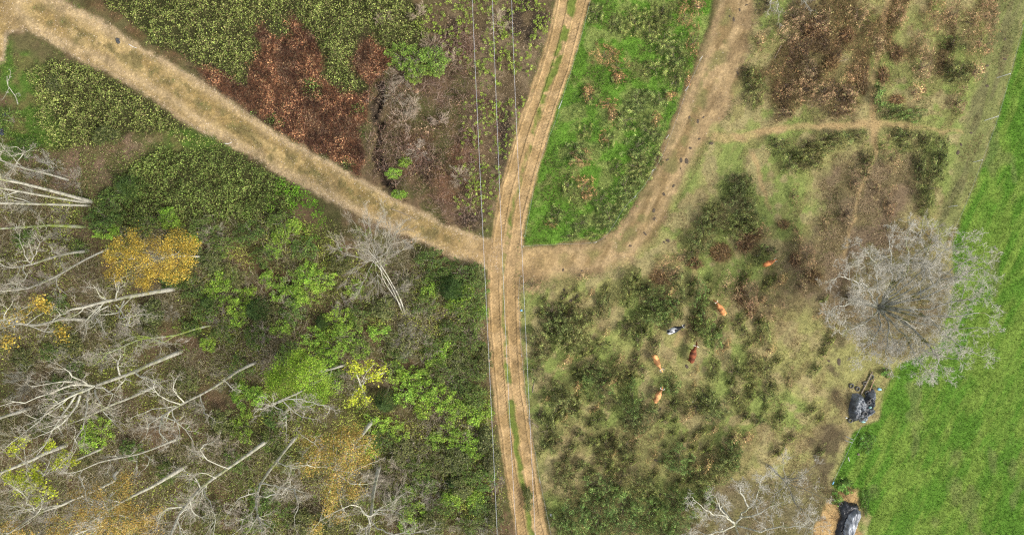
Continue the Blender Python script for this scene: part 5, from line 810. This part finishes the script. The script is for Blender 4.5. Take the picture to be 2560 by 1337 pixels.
def cow_mesh(yaw=0.0, dip=0.0, step=0.0):
    parts = []
    T = [(-.90, 1.12, .06, .06), (-.87, 1.08, .18, .16), (-.76, 1.03, .275, .27), (-.60, 1.01, .33, .33), (-.40, .97, .335, .35), (-.15, .93, .39, .375), (.10, .92, .40, .375), (.32, .95, .345, .36), (.50, .99, .28, .345), (.66, 1.03, .205, .27), (.76, 1.07, .13, .18)]
    parts.append(loft([((x, 0, z), w, h, (1, 0, 0)) for x, z, w, h in T], 18))
    cy, sy = math.cos(yaw), math.sin(yaw)
    def hp(f, z, side=0.0):   # along the turned neck and head
        k = min(1, max(0, f / .55)); y = sy * f * k; return (.62 + cy * f - sy * side, y + cy * side, z)
    zp = 1.26 - dip
    parts.append(chain([hp(0, 1.08), hp(.16, 1.13 - dip * .3), hp(.32, 1.19 - dip * .65), hp(.46, zp - .02)], [.21, .175, .14, .115], 14, 1.25))
    parts.append(chain([hp(.40, zp), hp(.50, zp + .02), hp(.62, zp - .07), hp(.76, zp - .18), hp(.88, zp - .28), hp(.94, zp - .33)], [.075, .122, .115, .088, .078, .045], 14, .95))
    for s in (-1, 1):
        parts.append(chain([hp(.47, zp + .02, s * .09), hp(.46, zp + .02, s * .20), hp(.47, zp - .01, s * .29)], [.035, .05, .015], 8, .45))
        sw = step * s
        parts.append(chain([(.48, s * .16, .86), (.47 + sw * .4, s * .165, .66), (.48 + sw * .8, s * .16, .42), (.47 + sw * .9, s * .16, .22), (.47 + sw, s * .16, .10), (.50 + sw, s * .16, 0)], [.13, .10, .062, .046, .058, .066], 10))
        parts.append(chain([(-.62, s * .16, .92), (-.56 - sw * .3, s * .185, .70), (-.64 - sw * .7, s * .17, .46), (-.70 - sw, s * .165, .40), (-.65 - sw, s * .165, .20), (-.66 - sw, s * .165, .10), (-.62 - sw, s * .165, 0)], [.19, .145, .085, .07, .048, .058, .066], 10))
    parts.append(chain([(-.88, 0, 1.17), (-.95, 0, 1.05), (-.96, .01, .8), (-.95, .02, .55), (-.95, .02, .42)], [.045, .032, .024, .03, .012], 8))
    parts.append(loft([((-.42, 0, .60), .08, .06, (1, 0, 0)), ((-.30, 0, .57), .13, .09, (1, 0, 0)), ((-.18, 0, .60), .07, .05, (1, 0, 0))], 10))
    V, Q, NG, off = [], [], [], 0
    for v, q, ng in parts:
        V += [tuple(a) for a in v]; Q += [tuple(i + off for i in f) for f in q]; NG += [tuple(i + off for i in f) for f in ng]; off += len(v)
    me = bpy.data.meshes.new('cow_cage'); me.from_pydata(V, [], Q + NG)
    o = bpy.data.objects.new('cow_cage', me); COL.objects.link(o)
    r = o.modifiers.new('r', 'REMESH'); r.mode = 'VOXEL'; r.voxel_size = .024; r.use_smooth_shade = True
    s = o.modifiers.new('s', 'SMOOTH'); s.factor = .5; s.iterations = 4
    bpy.context.view_layer.update(); res = bpy.data.meshes.new_from_object(o.evaluated_get(bpy.context.evaluated_depsgraph_get()))
    bpy.data.objects.remove(o); bpy.data.meshes.remove(me); res.name = 'body'; return res, hp, zp
M['hide'] = mat_leaf('cow_hide', 0, .75)
M['horn'] = mat_noise('horn', (.62, .58, .48), (.78, .75, .68), 9, .45)
M['eye'] = mat_noise('dark_eye', (.01, .008, .006), (.02, .015, .01), 5, .2)
def cow(label, tail, nose, tone, horn, yaw=0.0, dip=0.0, step=.05, pied=False, face=None, seed=0):
    me, hp, zp = cow_mesh(yaw, dip, step); a = P(*tail, 1.1); b = P(*nose, 1.0); d = b - a; d.z = 0; L = d.length; ext = .90 + hp(.94, 1)[0]
    lat = hp(.94, 1)[1]; sc = L / math.hypot(ext, lat); ang = math.atan2(d.y, d.x) - math.atan2(lat, ext)
    org = Vector((a.x, a.y, 0)) + Vector((math.cos(ang), math.sin(ang), 0)) * .90 * sc; org.z = float(Z(org.x, org.y))
    t = empty('cow', org, ang); t.scale = (sc,) * 3; tag(t, label, 'cow', 'cattle grazing among the bushes')
    n = len(me.vertices); v = np.zeros(n * 3, np.float32); me.vertices.foreach_get('co', v); v = v.reshape(-1, 3); x, y, z = v.T
    nz = fbm(x * 3 + seed, y * 3 + z * 2, 4, 150 + seed); c = np.tile(C(*tone), (n, 1)) * .85 * (.5 + .95 * sst(.32, .66, nz))[:, None]
    if pied:
        w = sst(.54, .60, fbm(x * 2.2 + 3, y * 3.0 + 1, 3, 163)) * sst(.60, .35, x); w = np.maximum(w, sst(-.55, -.75, x) * sst(.42, .55, nz) * .8); c = mixc(c, np.tile(C(186, 186, 184), (n, 1)), w)
    else:
        rump = sst(-.35, -.85, x); c = c * (1 + .22 * rump)[:, None]; nk = sst(.45, .75, x); c = c * (1 - .38 * nk)[:, None]
        low = sst(.62, .3, z); c = c * (1 + .18 * low + .22 * np.exp(-((y - .06) / .07) ** 2) * sst(1.1, 1.3, z + .2))[:, None]
        if face is not None: c = mixc(c, np.tile(C(*face), (n, 1)), sst(.98, 1.12, x))
    c = mixc(c, np.tile(C(48, 40, 34), (n, 1)), sst(.07, .04, z))
    at = me.color_attributes.new('Col', 'FLOAT_COLOR', 'POINT'); q = np.ones((n, 4), np.float32); q[:, :3] = c; at.data.foreach_set('color', q.ravel()); me.materials.append(M['hide'])
    obj('body', me, t)
    if not hasattr(cow, 'eye'):
        th = np.linspace(.25, math.pi - .25, 6); ph = np.arange(8) / 8 * 6.283; V = [(.022 * math.sin(a) * math.cos(b), .022 * math.sin(a) * math.sin(b), .022 * math.cos(a)) for a in th for b in ph]
        F = [(i * 8 + j, i * 8 + (j + 1) % 8, (i + 1) * 8 + (j + 1) % 8, (i + 1) * 8 + j) for i in range(5) for j in range(8)]; cow.eye = make_mesh('eye', V, F, None, M['eye'], True)
    for s in (-1, 1):
        obj('eye', cow.eye, t, Vector(hp(.60, zp - .02, s * .112)))
        pts = [Vector(hp(.47 + f, zp + .06 + u, s * (.07 + o_))) for f, u, o_ in horn]
        q = catmull([tuple(p) for p in pts], .03); V, F = tubes([(q, np.linspace(.046, .014, len(q)))], 8); obj('horn', make_mesh('horn', V, F, None, M['horn'], True), t)
    return t
WIDE = [(0, 0, 0), (.00, .02, .12), (-.02, .03, .24), (-.05, .07, .34)]
LYRE = [(0, 0, 0), (.02, .03, .13), (.10, .08, .20), (.20, .14, .17), (.25, .18, .10)]
UPR = [(0, 0, 0), (.04, .06, .10), (.12, .14, .14), (.20, .24, .10)]
cow('pale orange cow with curved white horns facing up the picture', (1639, 1008), (1658, 964), (202, 146, 94), LYRE, .12, -.05, .05, seed=1, face=(190, 120, 72))
cow('tan cow with a pale face, head lowered towards the other cow', (1637, 888), (1659, 931), (200, 144, 90), LYRE, .18, .15, -.06, seed=2, face=(226, 164, 108))
cow('dark red cow with long straight white horns held wide', (1730, 908), (1744, 855), (124, 68, 42), WIDE, -.10, .05, .06, seed=3)
cow('black and white cow standing beside a shrub', (1670, 833), (1715, 811), (50, 53, 58), UPR, .12, 0, .04, pied=True, seed=4)
cow('orange cow walking up and left between two bushes', (1816, 788), (1785, 749), (190, 130, 80), UPR, .15, -.02, .08, seed=5)
cow('bright orange cow grazing alone with its head down', (1914, 664), (1951, 647), (196, 126, 74), LYRE, -.05, .62, -.05, seed=6)

# ------------------------------------------------------------------ sheets of plastic, tyres, poles and scraps
def sd_local(poly, X, Y):
    p = np.array(poly); q = np.roll(p, -1, 0); d = np.full(X.shape, 1e9); ins = np.zeros(X.shape, bool)
    for (ax, ay), (bx, by) in zip(p, q):
        ex, ey = bx - ax, by - ay; t = np.clip(((X - ax) * ex + (Y - ay) * ey) / (ex * ex + ey * ey + 1e-9), 0, 1); d = np.minimum(d, np.hypot(X - ax - t * ex, Y - ay - t * ey))
        ins ^= ((ay > Y) != (by > Y)) & (X < (bx - ax) * (Y - ay) / (by - ay + 1e-12) + ax)
    return np.where(ins, d, -d)
HEAPS = []
def sheet(name, label, cat, pxpoly, h, pal, seed, base=0.0, crease=.16, edge=.5, step=.045, fold=(1.0, 1.0), mat='plastic'):
    pts = [P(*p)[:2] for p in pxpoly]; a = np.array(pts); c = a.mean(0); lo, hi = a.min(0) - .1, a.max(0) + .1
    X, Y = np.meshgrid(np.arange(lo[0], hi[0], step), np.arange(lo[1], hi[1], step), indexing='ij'); d = sd_local(pts, X + (fbm(X * 4, Y * 4, 2, seed) - .5) * .1, Y)
    rg = lambda s, k: 1 - np.abs(2 * fbm(X * s * fold[0] + seed, Y * s * fold[1], 3, k) - 1) * 2.2
    up = sst(0, edge, d); z = Z(X, Y) + base + .015 + up * (h * (.45 + 1.1 * fbm(X * .9, Y * .9, 2, 170 + seed))) + np.clip(sst(-.02, .25, d), 0, 1) * crease * (rg(1.6, 171 + seed) * .7 + rg(4.2, 173 + seed) * .32 + .2)
    z = np.where(d < .03, Z(X, Y) + base - .03, z); nx_, ny_ = X.shape; ok = (d > -.03)
    i = (np.arange(nx_ - 1)[:, None] * ny_ + np.arange(ny_ - 1)[None, :]); f = (ok[:-1, :-1] & ok[1:, :-1] & ok[:-1, 1:] & ok[1:, 1:]).ravel(); i = i.ravel()[f]
    F = np.stack([i, i + ny_, i + ny_ + 1, i + 1], 1); u, inv = np.unique(F, return_inverse=True); V = np.stack([X.ravel() - c[0], Y.ravel() - c[1], z.ravel()], 1)[u]
    col = pick(pal[:1], len(u), RNG) * 0 + mixc(np.tile(C(*pal[0]), (len(u), 1)), np.tile(C(*pal[1]), (len(u), 1)), sst(.38, .62, fbm(X.ravel()[u] * 1.8, Y.ravel()[u] * 1.8, 3, 176 + seed)))
    zb = float(Z(c[0], c[1])); V[:, 2] -= zb
    o = obj(name, make_mesh(name, V, inv.reshape(-1, 4), col, M[mat], True), None, (c[0], c[1], zb)); tag(o, label, cat); HEAPS.append((X, Y, z, d)); return o
def mat_plastic():
    m, nt, b, out = new_mat('sheet_plastic'); at = N(nt, 'ShaderNodeAttribute', attribute_name='Col'); n = noise(nt, 3.0, 5, .7); r = ramp(nt, n.outputs[0], [(.35, (.55, .56, .58)), (.65, (1.5, 1.5, 1.5))])
    nt.links.new(mul(nt, at.outputs['Color'], r.outputs[0]), b.inputs['Base Color']); b.inputs['Roughness'].default_value = .42; b.inputs['Specular IOR Level'].default_value = .45; return m
M['plastic'] = mat_plastic()
M['rubber'] = mat_noise('tyre_rubber', (.05, .05, .048), (.13, .125, .115), 6, .85)
M['post'] = mat_noise('white_post', (.62, .60, .56), (.78, .77, .74), 8, .7)
M['wood'] = mat_noise('weathered_wood', (.17, .13, .09), (.31, .25, .175), 4, .9, bump=.4)
M['rwood'] = mat_noise('peeled_wood', (.28, .17, .09), (.42, .28, .17), 5, .85)
M['blue'] = mat_noise('blue_plastic', (.10, .30, .50), (.30, .55, .72), 8, .5)
M['teal'] = mat_noise('teal_plastic', (.16, .36, .34), (.34, .55, .50), 8, .5)
M['wire'] = mat_noise('pale_wire', (.26, .27, .26), (.40, .41, .40), 3, .7)
M['alu'] = mat_noise('aluminium_cable', (.46, .47, .50), (.62, .63, .66), 2, .5)
M['dung'] = mat_noise('dung', (.05, .037, .025), (.11, .085, .055), 9, .9, bump=.6)
def off(pts, s, ox, oy): return [(ox + x / s, oy + y / s) for x, y in pts]
h1 = off([(150, 900), (190, 720), (225, 615), (320, 600), (395, 640), (445, 700), (490, 600), (535, 560), (600, 510), (640, 580), (660, 700), (655, 850), (600, 875), (650, 940), (605, 1000), (500, 1060), (470, 1150), (360, 1150), (330, 1110), (250, 1145), (180, 1085), (165, 1030), (142, 950)], 7.425, 2100, 900)
sheet('tarp', 'crumpled grey black plastic sheet weighted with old tyres', 'tarp', h1, .42, [(66, 69, 72), (112, 116, 119)], 1, crease=.36, edge=.4)
h2 = off([(240, 900), (262, 858), (290, 845), (350, 872), (470, 888), (492, 930), (497, 985), (525, 1000), (532, 1045), (500, 1085), (490, 1150), (450, 1230), (400, 1310), (390, 1500), (330, 1700), (150, 1700), (160, 1300), (200, 1130), (230, 1080), (208, 1000), (205, 950)], 5.64, 2060, 1100)
sheet('tarp', 'black plastic sheet spread on the straw patch under the grey one', 'tarp', h2, .25, [(28, 29, 31), (46, 48, 50)], 3, crease=.10, edge=.35)
h3 = off([(385, 965), (440, 955), (492, 985), (494, 1060), (480, 1110), (455, 1150), (430, 1230), (395, 1310), (375, 1400), (360, 1700), (235, 1700), (250, 1400), (255, 1240), (290, 1110), (335, 1020)], 5.64, 2060, 1100)
sheet('tarp', 'smooth pale grey plastic sheet draped over the black one', 'tarp', h3, .28, [(104, 108, 112), (146, 150, 153)], 5, base=.42, crease=.14, edge=.3, fold=(1.4, .5))
h4 = off([(858, 290), (870, 278), (886, 282), (884, 300), (890, 318), (872, 330), (857, 318)], 2.972, 0, 0)
sheet('bin_bag', 'small black bag dumped at the edge of the gravel track', 'bag', h4, .22, [(34, 36, 38), (60, 62, 64)], 7, crease=.12, edge=.15, step=.025)
for k, (bx, by, lb) in enumerate([(12, 288, 'dark scrap of sheeting in the grass at the left edge'), (5, 335, 'larger dark scrap of sheeting lower on the left edge')]):
    sheet('plastic_scrap', lb, 'litter', [(bx - 7, by - 5 - k * 8), (bx + 3, by - 7 - k * 8), (bx + 7, by + 2), (bx + 2, by + 6), (bx - 6, by + 5)], .12, [(40, 44, 52), (66, 70, 80)], 8 + k, crease=.08, edge=.12, step=.03)
def surf(x, y):
    z = float(Z(x, y))
    for X, Y, zz, d in HEAPS:
        i = int(round((x - X[0, 0]) / (X[1, 0] - X[0, 0]))); j = int(round((y - Y[0, 0]) / (Y[0, 1] - Y[0, 0])))
        if 0 <= i < X.shape[0] and 0 <= j < X.shape[1] and d[i, j] > .05: z = max(z, float(zz[i, j]))
    return z
def torus(R0, r0, n=28, m=10, fl=1.25):
    V = [((R0 + r0 * math.cos(b)) * math.cos(a), (R0 + r0 * math.cos(b)) * math.sin(a), r0 * fl * math.sin(b)) for a in np.arange(n) / n * 6.28319 for b in np.arange(m) / m * 6.28319]
    return V, [(i * m + j, ((i + 1) % n) * m + j, ((i + 1) % n) * m + (j + 1) % m, i * m + (j + 1) % m) for i in range(n) for j in range(m)]
V, F = torus(.235, .075); TY = make_mesh('tyre', V, F, None, M['rubber'], True)
def tyre(px, py, rpx, tilt, label, mat=None):
    p = P(px, py, .4); z = surf(p.x, p.y); o = obj('tyre', TY, None, (p.x, p.y, z + .07)); k = rpx / S / .31; o.scale = (k, k, k); o.rotation_euler = tilt; tag(o, label, 'tyre', 'old tyres lying on and around the plastic sheets')
q = lambda x, y: (2100 + x / 7.425, 900 + y / 7.425)
tyre(*q(535, 625), 7.4, (.15, .1, 0), 'largest old tyre, upper right on the tyre heap')
tyre(*q(508, 772), 6, (.4, .2, 0), 'tilted tyre near the middle of the tyre heap')
tyre(*q(445, 985), 7, (.2, -.2, 0), 'old tyre low on the right of the tyre heap')
tyre(*q(360, 1078), 6.4, (-.2, .1, 0), 'old tyre at the bottom edge of the tyre heap')
tyre(*q(222, 1130), 6.4, (.1, .1, 0), 'tyre at the bottom left corner of the tyre heap')
tyre(*q(545, 710), 5.6, (.9, .3, .4), 'tyre stood on edge just below the largest one')
tyre(*q(358, 542), 6.2, (.05, 0, 0), 'loose tyre left of the wooden pole above the heap')
tyre(*q(492, 440), 5.5, (.05, .1, 0), 'loose tyre between the two wooden poles')
tyre(*q(622, 322), 6.4, (.1, .2, 0), 'loose tyre at the top end of the orange pole')
tyre(*q(243, 485), 6.4, (0, .05, 0), 'half sunken tyre in the grass left of the heap')
q2 = lambda x, y: (2060 + x / 5.64, 1100 + y / 5.64)
tyre(*q2(263, 922), 5.6, (.05, .1, 0), 'tyre on the black sheet at the straw patch')
tyre(*q2(276, 1310), 4.6, (.1, 0, 0), 'tyre on the pale grey sheet at the bottom edge')
def stick(name, label, cat, pts, r0, r1, mat, lift=.03, group=None, sides=8):
    w = [P(x, y) for x, y, *_ in pts]; w = [Vector((p.x, p.y, surf(p.x, p.y) + lift + (pts[i][2] if len(pts[i]) > 2 else 0))) for i, p in enumerate(w)]
    c = catmull([tuple(p - w[0]) for p in w], .12); n = len(c); V, F = tubes([(c, np.linspace(r0, r1, n))], sides)
    return tag(obj(name, make_mesh(name, V, [F, np.array([list(range(sides))[::-1]]), np.array([list(range((n - 1) * sides, n * sides))])], None, M[mat], True), None, w[0]), label, cat, group)
stick('wooden_pole', 'long grey wooden pole leaning out of the tyre heap', 'pole', [(*q(375, 628), 0), (*q(590, 205), .05)], .075, .06, 'wood', .1)
stick('wooden_pole', 'shorter orange peeled pole at the top right of the heap', 'pole', [(*q(522, 560), .1), (*q(622, 335), .1)], .055, .05, 'rwood', .1)
def scrap(px, py, r, mat, label, name='plastic_scrap', cat='litter', seed=0, dz=.02):
    rng = np.random.RandomState(700 + seed); p = P(px, py, .1); n = 9; V = [(0, 0, .09)]; F = []
    for ring, (rr, zz) in enumerate(((.55, .10), (1.0, .03), (.9, -.03))):
        for i in range(n): a = i / n * 6.283; k = r * rr * rng.uniform(.6, 1.25); V.append((k * math.cos(a), k * math.sin(a) * .75, zz * rng.uniform(.4, 1.5)))
    for i in range(n): F.append((0, 1 + i, 1 + (i + 1) % n)); 
    F2 = [(1 + k * n + i, 1 + (k + 1) * n + i, 1 + (k + 1) * n + (i + 1) % n, 1 + k * n + (i + 1) % n) for k in range(2) for i in range(n)]
    return tag(obj(name, make_mesh(name, V, [np.array(F), np.array(F2), np.array([[1 + 2 * n + i for i in range(n)]])], None, M[mat]), None, (p.x, p.y, surf(p.x, p.y) + dz)), label, cat)
scrap(*q(730, 540), .20, 'blue', 'pale blue plastic scrap right of the tyre heap', seed=1)
scrap(*q(515, 862), .17, 'teal', 'teal plastic scrap in the middle of the tyre heap', seed=2)
scrap(*q(420, 1128), .22, 'teal', 'teal plastic scrap under the bottom of the tyre heap', seed=3)
scrap(*q(125, 1070), .10, 'post', 'small whitish scrap at the lower left of the heap', seed=4)
scrap(1303, 775, .15, 'blue', 'blue scrap caught on the fence beside the farm track', seed=5, dz=.35)
scrap(1733, 1004, .12, 'post', 'tiny pale scrap among the pasture bushes', seed=6)
scrap(1378, 1287, .16, 'post', 'small white scrap beside the farm track near the bottom edge', seed=7)
scrap(2147, 1136, .17, 'wood', 'small grey stone like lump at the field corner', 'rubble_lump', 'rubble', 8)
scrap(1042, 228, .30, 'rwood', 'orange brown bundle of dead leaves under the light green sapling', 'dead_leaf_bundle', 'dead leaves', 9)
scrap(1222, 900, .22, 'rwood', 'pinkish dead leaf clump on the left edge of the farm track', 'dead_leaf_bundle', 'dead leaves', 10)
stick('fallen_stick', 'long brown fallen stick lying on the gravel track', 'stick', [(978, 522), (1005, 532), (1042, 549)], .05, .03, 'wood')
stick('fallen_stick', 'short white twig on the lower edge of the gravel track', 'stick', [(560, 358), (570, 359), (579, 355)], .03, .018, 'post')
stick('fallen_stick', 'bleached stick lying in the dark heath', 'stick', [(1950, 116), (1942, 132), (1933, 150)], .03, .02, 'wood', .3)
stick('fallen_stick', 'pale stick on the heath left of the cattle path', 'stick', [(2088, 158), (2105, 154), (2118, 150)], .03, .02, 'wood', .3)
stick('fallen_stick', 'white twig on the upper edge of the gravel track', 'stick', [(320, 110), (330, 116), (340, 120)], .03, .018, 'post')
stick('fallen_pole', 'fallen grey pole beside the lower part of the farm track', 'pole', [(1337, 946), (1334, 962), (1331, 980)], .06, .05, 'wood')
stick('fallen_pole', 'thin slanting pole against the fence below the fallen pole', 'pole', [(1329, 1052, .5), (1338, 1060, .2), (1347, 1068)], .04, .035, 'wood')

# ------------------------------------------------------------------ fences and cables
def fence(name, label, wire, posts, h, wmat='wire', pmat='post', wr=.007, lean=(0, 0), pr=.027, skip=False):
    b = G(*wire[0]); t = empty(name, b); tag(t, label, 'fence')
    def top(x, y, k=1.0): p = P(x, y, h * k); p.z = float(Z(p.x, p.y)) + h * k; return p
    q = catmull([tuple(top(*w) - b) for w in wire], .6); V, F = tubes([(q, np.full(len(q), wr))], 5); obj('wire', make_mesh('wire', V, F, None, M[wmat], True), t)
    for pp in posts:
        a = top(*pp[:2], 1.06); g = Vector((a.x, a.y, float(Z(a.x, a.y)) - .1)); ex, ey = (pp[2], pp[3]) if len(pp) > 2 else lean
        g = g - Vector((ex / S, -ey / S, 0)); l = [(np.array([tuple(g - b), tuple((g + a) / 2 - b), tuple(a - b)]), np.array([pr, pr, pr * .8]))]
        V, F = tubes(l, 7); obj('post', make_mesh('post', V, [F, np.array([[14, 15, 16, 17, 18, 19, 20]])], None, M[pmat], True), t)
fence('wire_fence', 'thin wire fence with one white post along the farm track', [(1476, 0), (1458, 75), (1430, 170), (1405, 250), (1390, 300), (1362, 370), (1340, 440), (1326, 520), (1312, 590)], [(1405, 252, 7, -14), (1312, 590, 1, 1)], 1.1)
fence('wire_fence', 'pale wire fence with stakes along the inside of the curved lane', [(1757, 140), (1722, 215), (1700, 275), (1675, 345), (1650, 400), (1610, 465), (1560, 520), (1530, 570), (1492, 604), (1400, 610), (1308, 615)], [(1757, 140, 2, -4), (1722, 215, 3, -6), (1672, 338, 2, -5), (1634, 424, 3, -6), (1590, 490, 2, -4), (1492, 604, 3, -3), (1308, 615, 0, -2)], .9)
fence('wire_fence', 'wire fence with two white stakes along the green field', [(2560, 60), (2527, 184), (2494, 291), (2468, 365), (2440, 440), (2405, 530), (2378, 590)], [(2527, 184, 15, -3), (2494, 291, 17, -6), (2455, 400, 5, -2), (2391, 514, 4, -1)], 1.0)
fence('wire_fence', 'thin wire fence along the right side of the farm track', [(1300, 690), (1296, 740), (1298, 790), (1304, 880), (1312, 960), (1322, 1050), (1338, 1130), (1350, 1200), (1364, 1270), (1378, 1337), (1395, 1420)], [(1303, 690, 1, -2), (1296, 745, 1, 1), (1304, 890, 1, 1), (1325, 1062, 1, 2), (1350, 1205, 1, 2)], 1.0)
fence('electric_fence', 'single pale wire ending in a blue handle near the straw patch', [(2152, 1065), (2140, 1090), (2128, 1110), (2108, 1152), (2085, 1200)], [(2132, 1098, 8, 3), (2131, 1106, 10, 1)], .8, wr=.010)
p = P(2085, 1203, .8); V, F = tubes([(np.array([[0, 0, 0], [-.06, -.12, 0], [-.10, -.24, -.02], [-.11, -.30, -.02]]), np.array([.04, .06, .06, .03]))], 8)
tag(obj('gate_handle', make_mesh('gate_handle', V, F, None, M['blue'], True), None, (p.x, p.y, float(Z(p.x, p.y)) + .8)), 'blue insulated handle at the end of the pale wire', 'handle')
stick('white_stake', 'short white stake fallen beside the pale wire', 'stake', [(2120, 1142), (2123, 1152)], .035, .03, 'post', .04)
stick('white_stake', 'white stake end lying above the pale wire in the field corner', 'stake', [(2150, 1096), (2158, 1092)], .03, .03, 'post', .04)
for lb, pts in (('leftmost of the three pale power cables', [(1172, -200), (1181, 0), (1190, 200), (1199, 440), (1207, 570), (1213, 690), (1219, 850), (1228, 1000), (1236, 1180), (1243, 1337), (1252, 1540)]),
                ('middle one of the three pale power cables', [(1223, -200), (1231, 0), (1238, 200), (1249, 440), (1254, 600), (1259, 720), (1264, 850), (1272, 1000), (1282, 1180), (1291, 1337), (1303, 1540)]),
                ('rightmost of the three pale power cables', [(1272, -200), (1279, 0), (1286, 200), (1298, 440), (1303, 590), (1308, 720), (1315, 850), (1323, 1000), (1331, 1180), (1338, 1337), (1347, 1540)])):
    f = np.polyfit([b for a, b in pts], [a for a, b in pts], 3); ys_ = np.linspace(-320, 1660, 50); u = (ys_ - CY) / 1000
    w = np.array([tuple(P(np.polyval(f, y), y, 9.0 + 1.1 * k * k)) for y, k in zip(ys_, u)]); b = Vector(w[len(w) // 2])
    V, F = tubes([(w - np.array(b), np.full(len(w), .0105))], 6); tag(obj('power_cable', make_mesh('power_cable', V, F, None, M['alu'], True), None, b), lb, 'cable', 'power cables crossing above the junction')

# ------------------------------------------------------------------ dung pats
def pat_mesh(seed):
    rng = np.random.RandomState(seed); V, F, o_ = [], [], 0; n = 12
    for r, z in ((1, 0), (.96, .35), (.7, .8), (.35, .95)):
        for i in range(n): a = i / n * 6.283; k = r * (1 + .3 * math.sin(2 * a + seed) + rng.normal() * .10); V.append((k * math.cos(a), k * math.sin(a), z))
    V.append((0, 0, 1.0)); F = [(k * n + i, k * n + (i + 1) % n, (k + 1) * n + (i + 1) % n, (k + 1) * n + i) for k in range(3) for i in range(n)]
    return make_mesh('cow_pat', V, [np.array(F), np.array([(3 * n + i, 3 * n + (i + 1) % n, 4 * n) for i in range(n)])], None, M['dung'], True)
PM = [pat_mesh(s) for s in range(5)]; rr = random.Random(8)
for px, py, r in [(1745, 303, 5), (1759, 293, 4), (1749, 347, 4), (1724, 293, 4), (1703, 400, 5), (1717, 402, 6), (1726, 370, 4), (1669, 399, 3.5), (1702, 421, 3), (1778, 358, 4), (1825, 40, 3.5), (1835, 48, 3.5), (1850, 24, 4), (1867, 12, 3.5), (1845, 182, 3), (1684, 464, 4), (1660, 485, 5), (1635, 526, 4), (1636, 547, 5), (1613, 584, 4),
    (1576, 614, 4), (1660, 605, 3), (1669, 601, 4.5), (1408, 674, 4), (1455, 677, 4), (1410, 724, 4), (1404, 744, 5), (1426, 751, 4), (1441, 741, 5), (1840, 745, 3), (1947, 560, 3), (2066, 597, 3), (2060, 860, 4), (2467, 165, 3.5), (2512, 148, 3.5), (2468, 215, 4), (2426, 333, 4), (2401, 362, 4), (2394, 382, 4), (2512, 99, 4),
    (1717, 916, 4), (1648, 1024, 4), (1716, 639, 3), (1649, 1237, 3), (1628, 1090, 3), (1640, 1150, 4), (2072, 902, 4), (2098, 905, 5)]:
    p = G(px, py, -.01); o = obj('cow_pat', rr.choice(PM), None, p); k = r / S * rr.uniform(.7, 1.15); o.scale = (k * rr.uniform(.8, 1.6), k, .05); o.rotation_euler.z = rr.uniform(0, 6.28); tag(o, None, 'dung', 'dark dung pats on the lane and pasture'); ITEMS.append((o, 'dark dung pat', px, py))
write_labels()

# ------------------------------------------------------------------ camera and daylight
cam = bpy.data.objects.new('camera', bpy.data.cameras.new('camera')); COL.objects.link(cam)
cam.location = (0, 0, H); cam.rotation_euler = (0, 0, 0)
cam.data.sensor_width = 36; cam.data.lens = 36 * H / (2560 / S); cam.data.clip_end = 2000; cam.data.clip_start = .5
scene.camera = cam
to_sun = Vector((.72, -.42, .80)).normalized()
sun = bpy.data.objects.new('sun', bpy.data.lights.new('sun', 'SUN')); COL.objects.link(sun)
sun.rotation_euler = to_sun.to_track_quat('Z', 'Y').to_euler(); sun.location = (40, -30, 60)
sun.data.energy = 2.0; sun.data.angle = math.radians(14); sun.data.color = (1, .96, .90)
w = bpy.data.worlds.new('World'); scene.world = w; w.use_nodes = True; nt = w.node_tree
bg = nt.nodes['Background']; sky = nt.nodes.new('ShaderNodeTexSky'); sky.sky_type = 'NISHITA'; sky.sun_disc = False
sky.sun_elevation = math.asin(to_sun.z); sky.sun_rotation = math.atan2(to_sun.x, to_sun.y); sky.dust_density = 3.0
hs = nt.nodes.new('ShaderNodeHueSaturation'); hs.inputs['Saturation'].default_value = .45; nt.links.new(sky.outputs[0], hs.inputs['Color']); nt.links.new(hs.outputs[0], bg.inputs[0]); bg.inputs[1].default_value = .15
vs = scene.view_settings; vs.view_transform = 'Standard'; vs.look = 'None'; vs.gamma = 1.0; vs.exposure = 0.80
scene.cycles.use_denoising = False; scene.cycles.pixel_filter_type = 'BLACKMAN_HARRIS'; scene.cycles.filter_width = 1.25; scene.cycles.adaptive_threshold = .02
scene.cycles.max_bounces = 6; scene.cycles.diffuse_bounces = 3; scene.cycles.transparent_max_bounces = 6
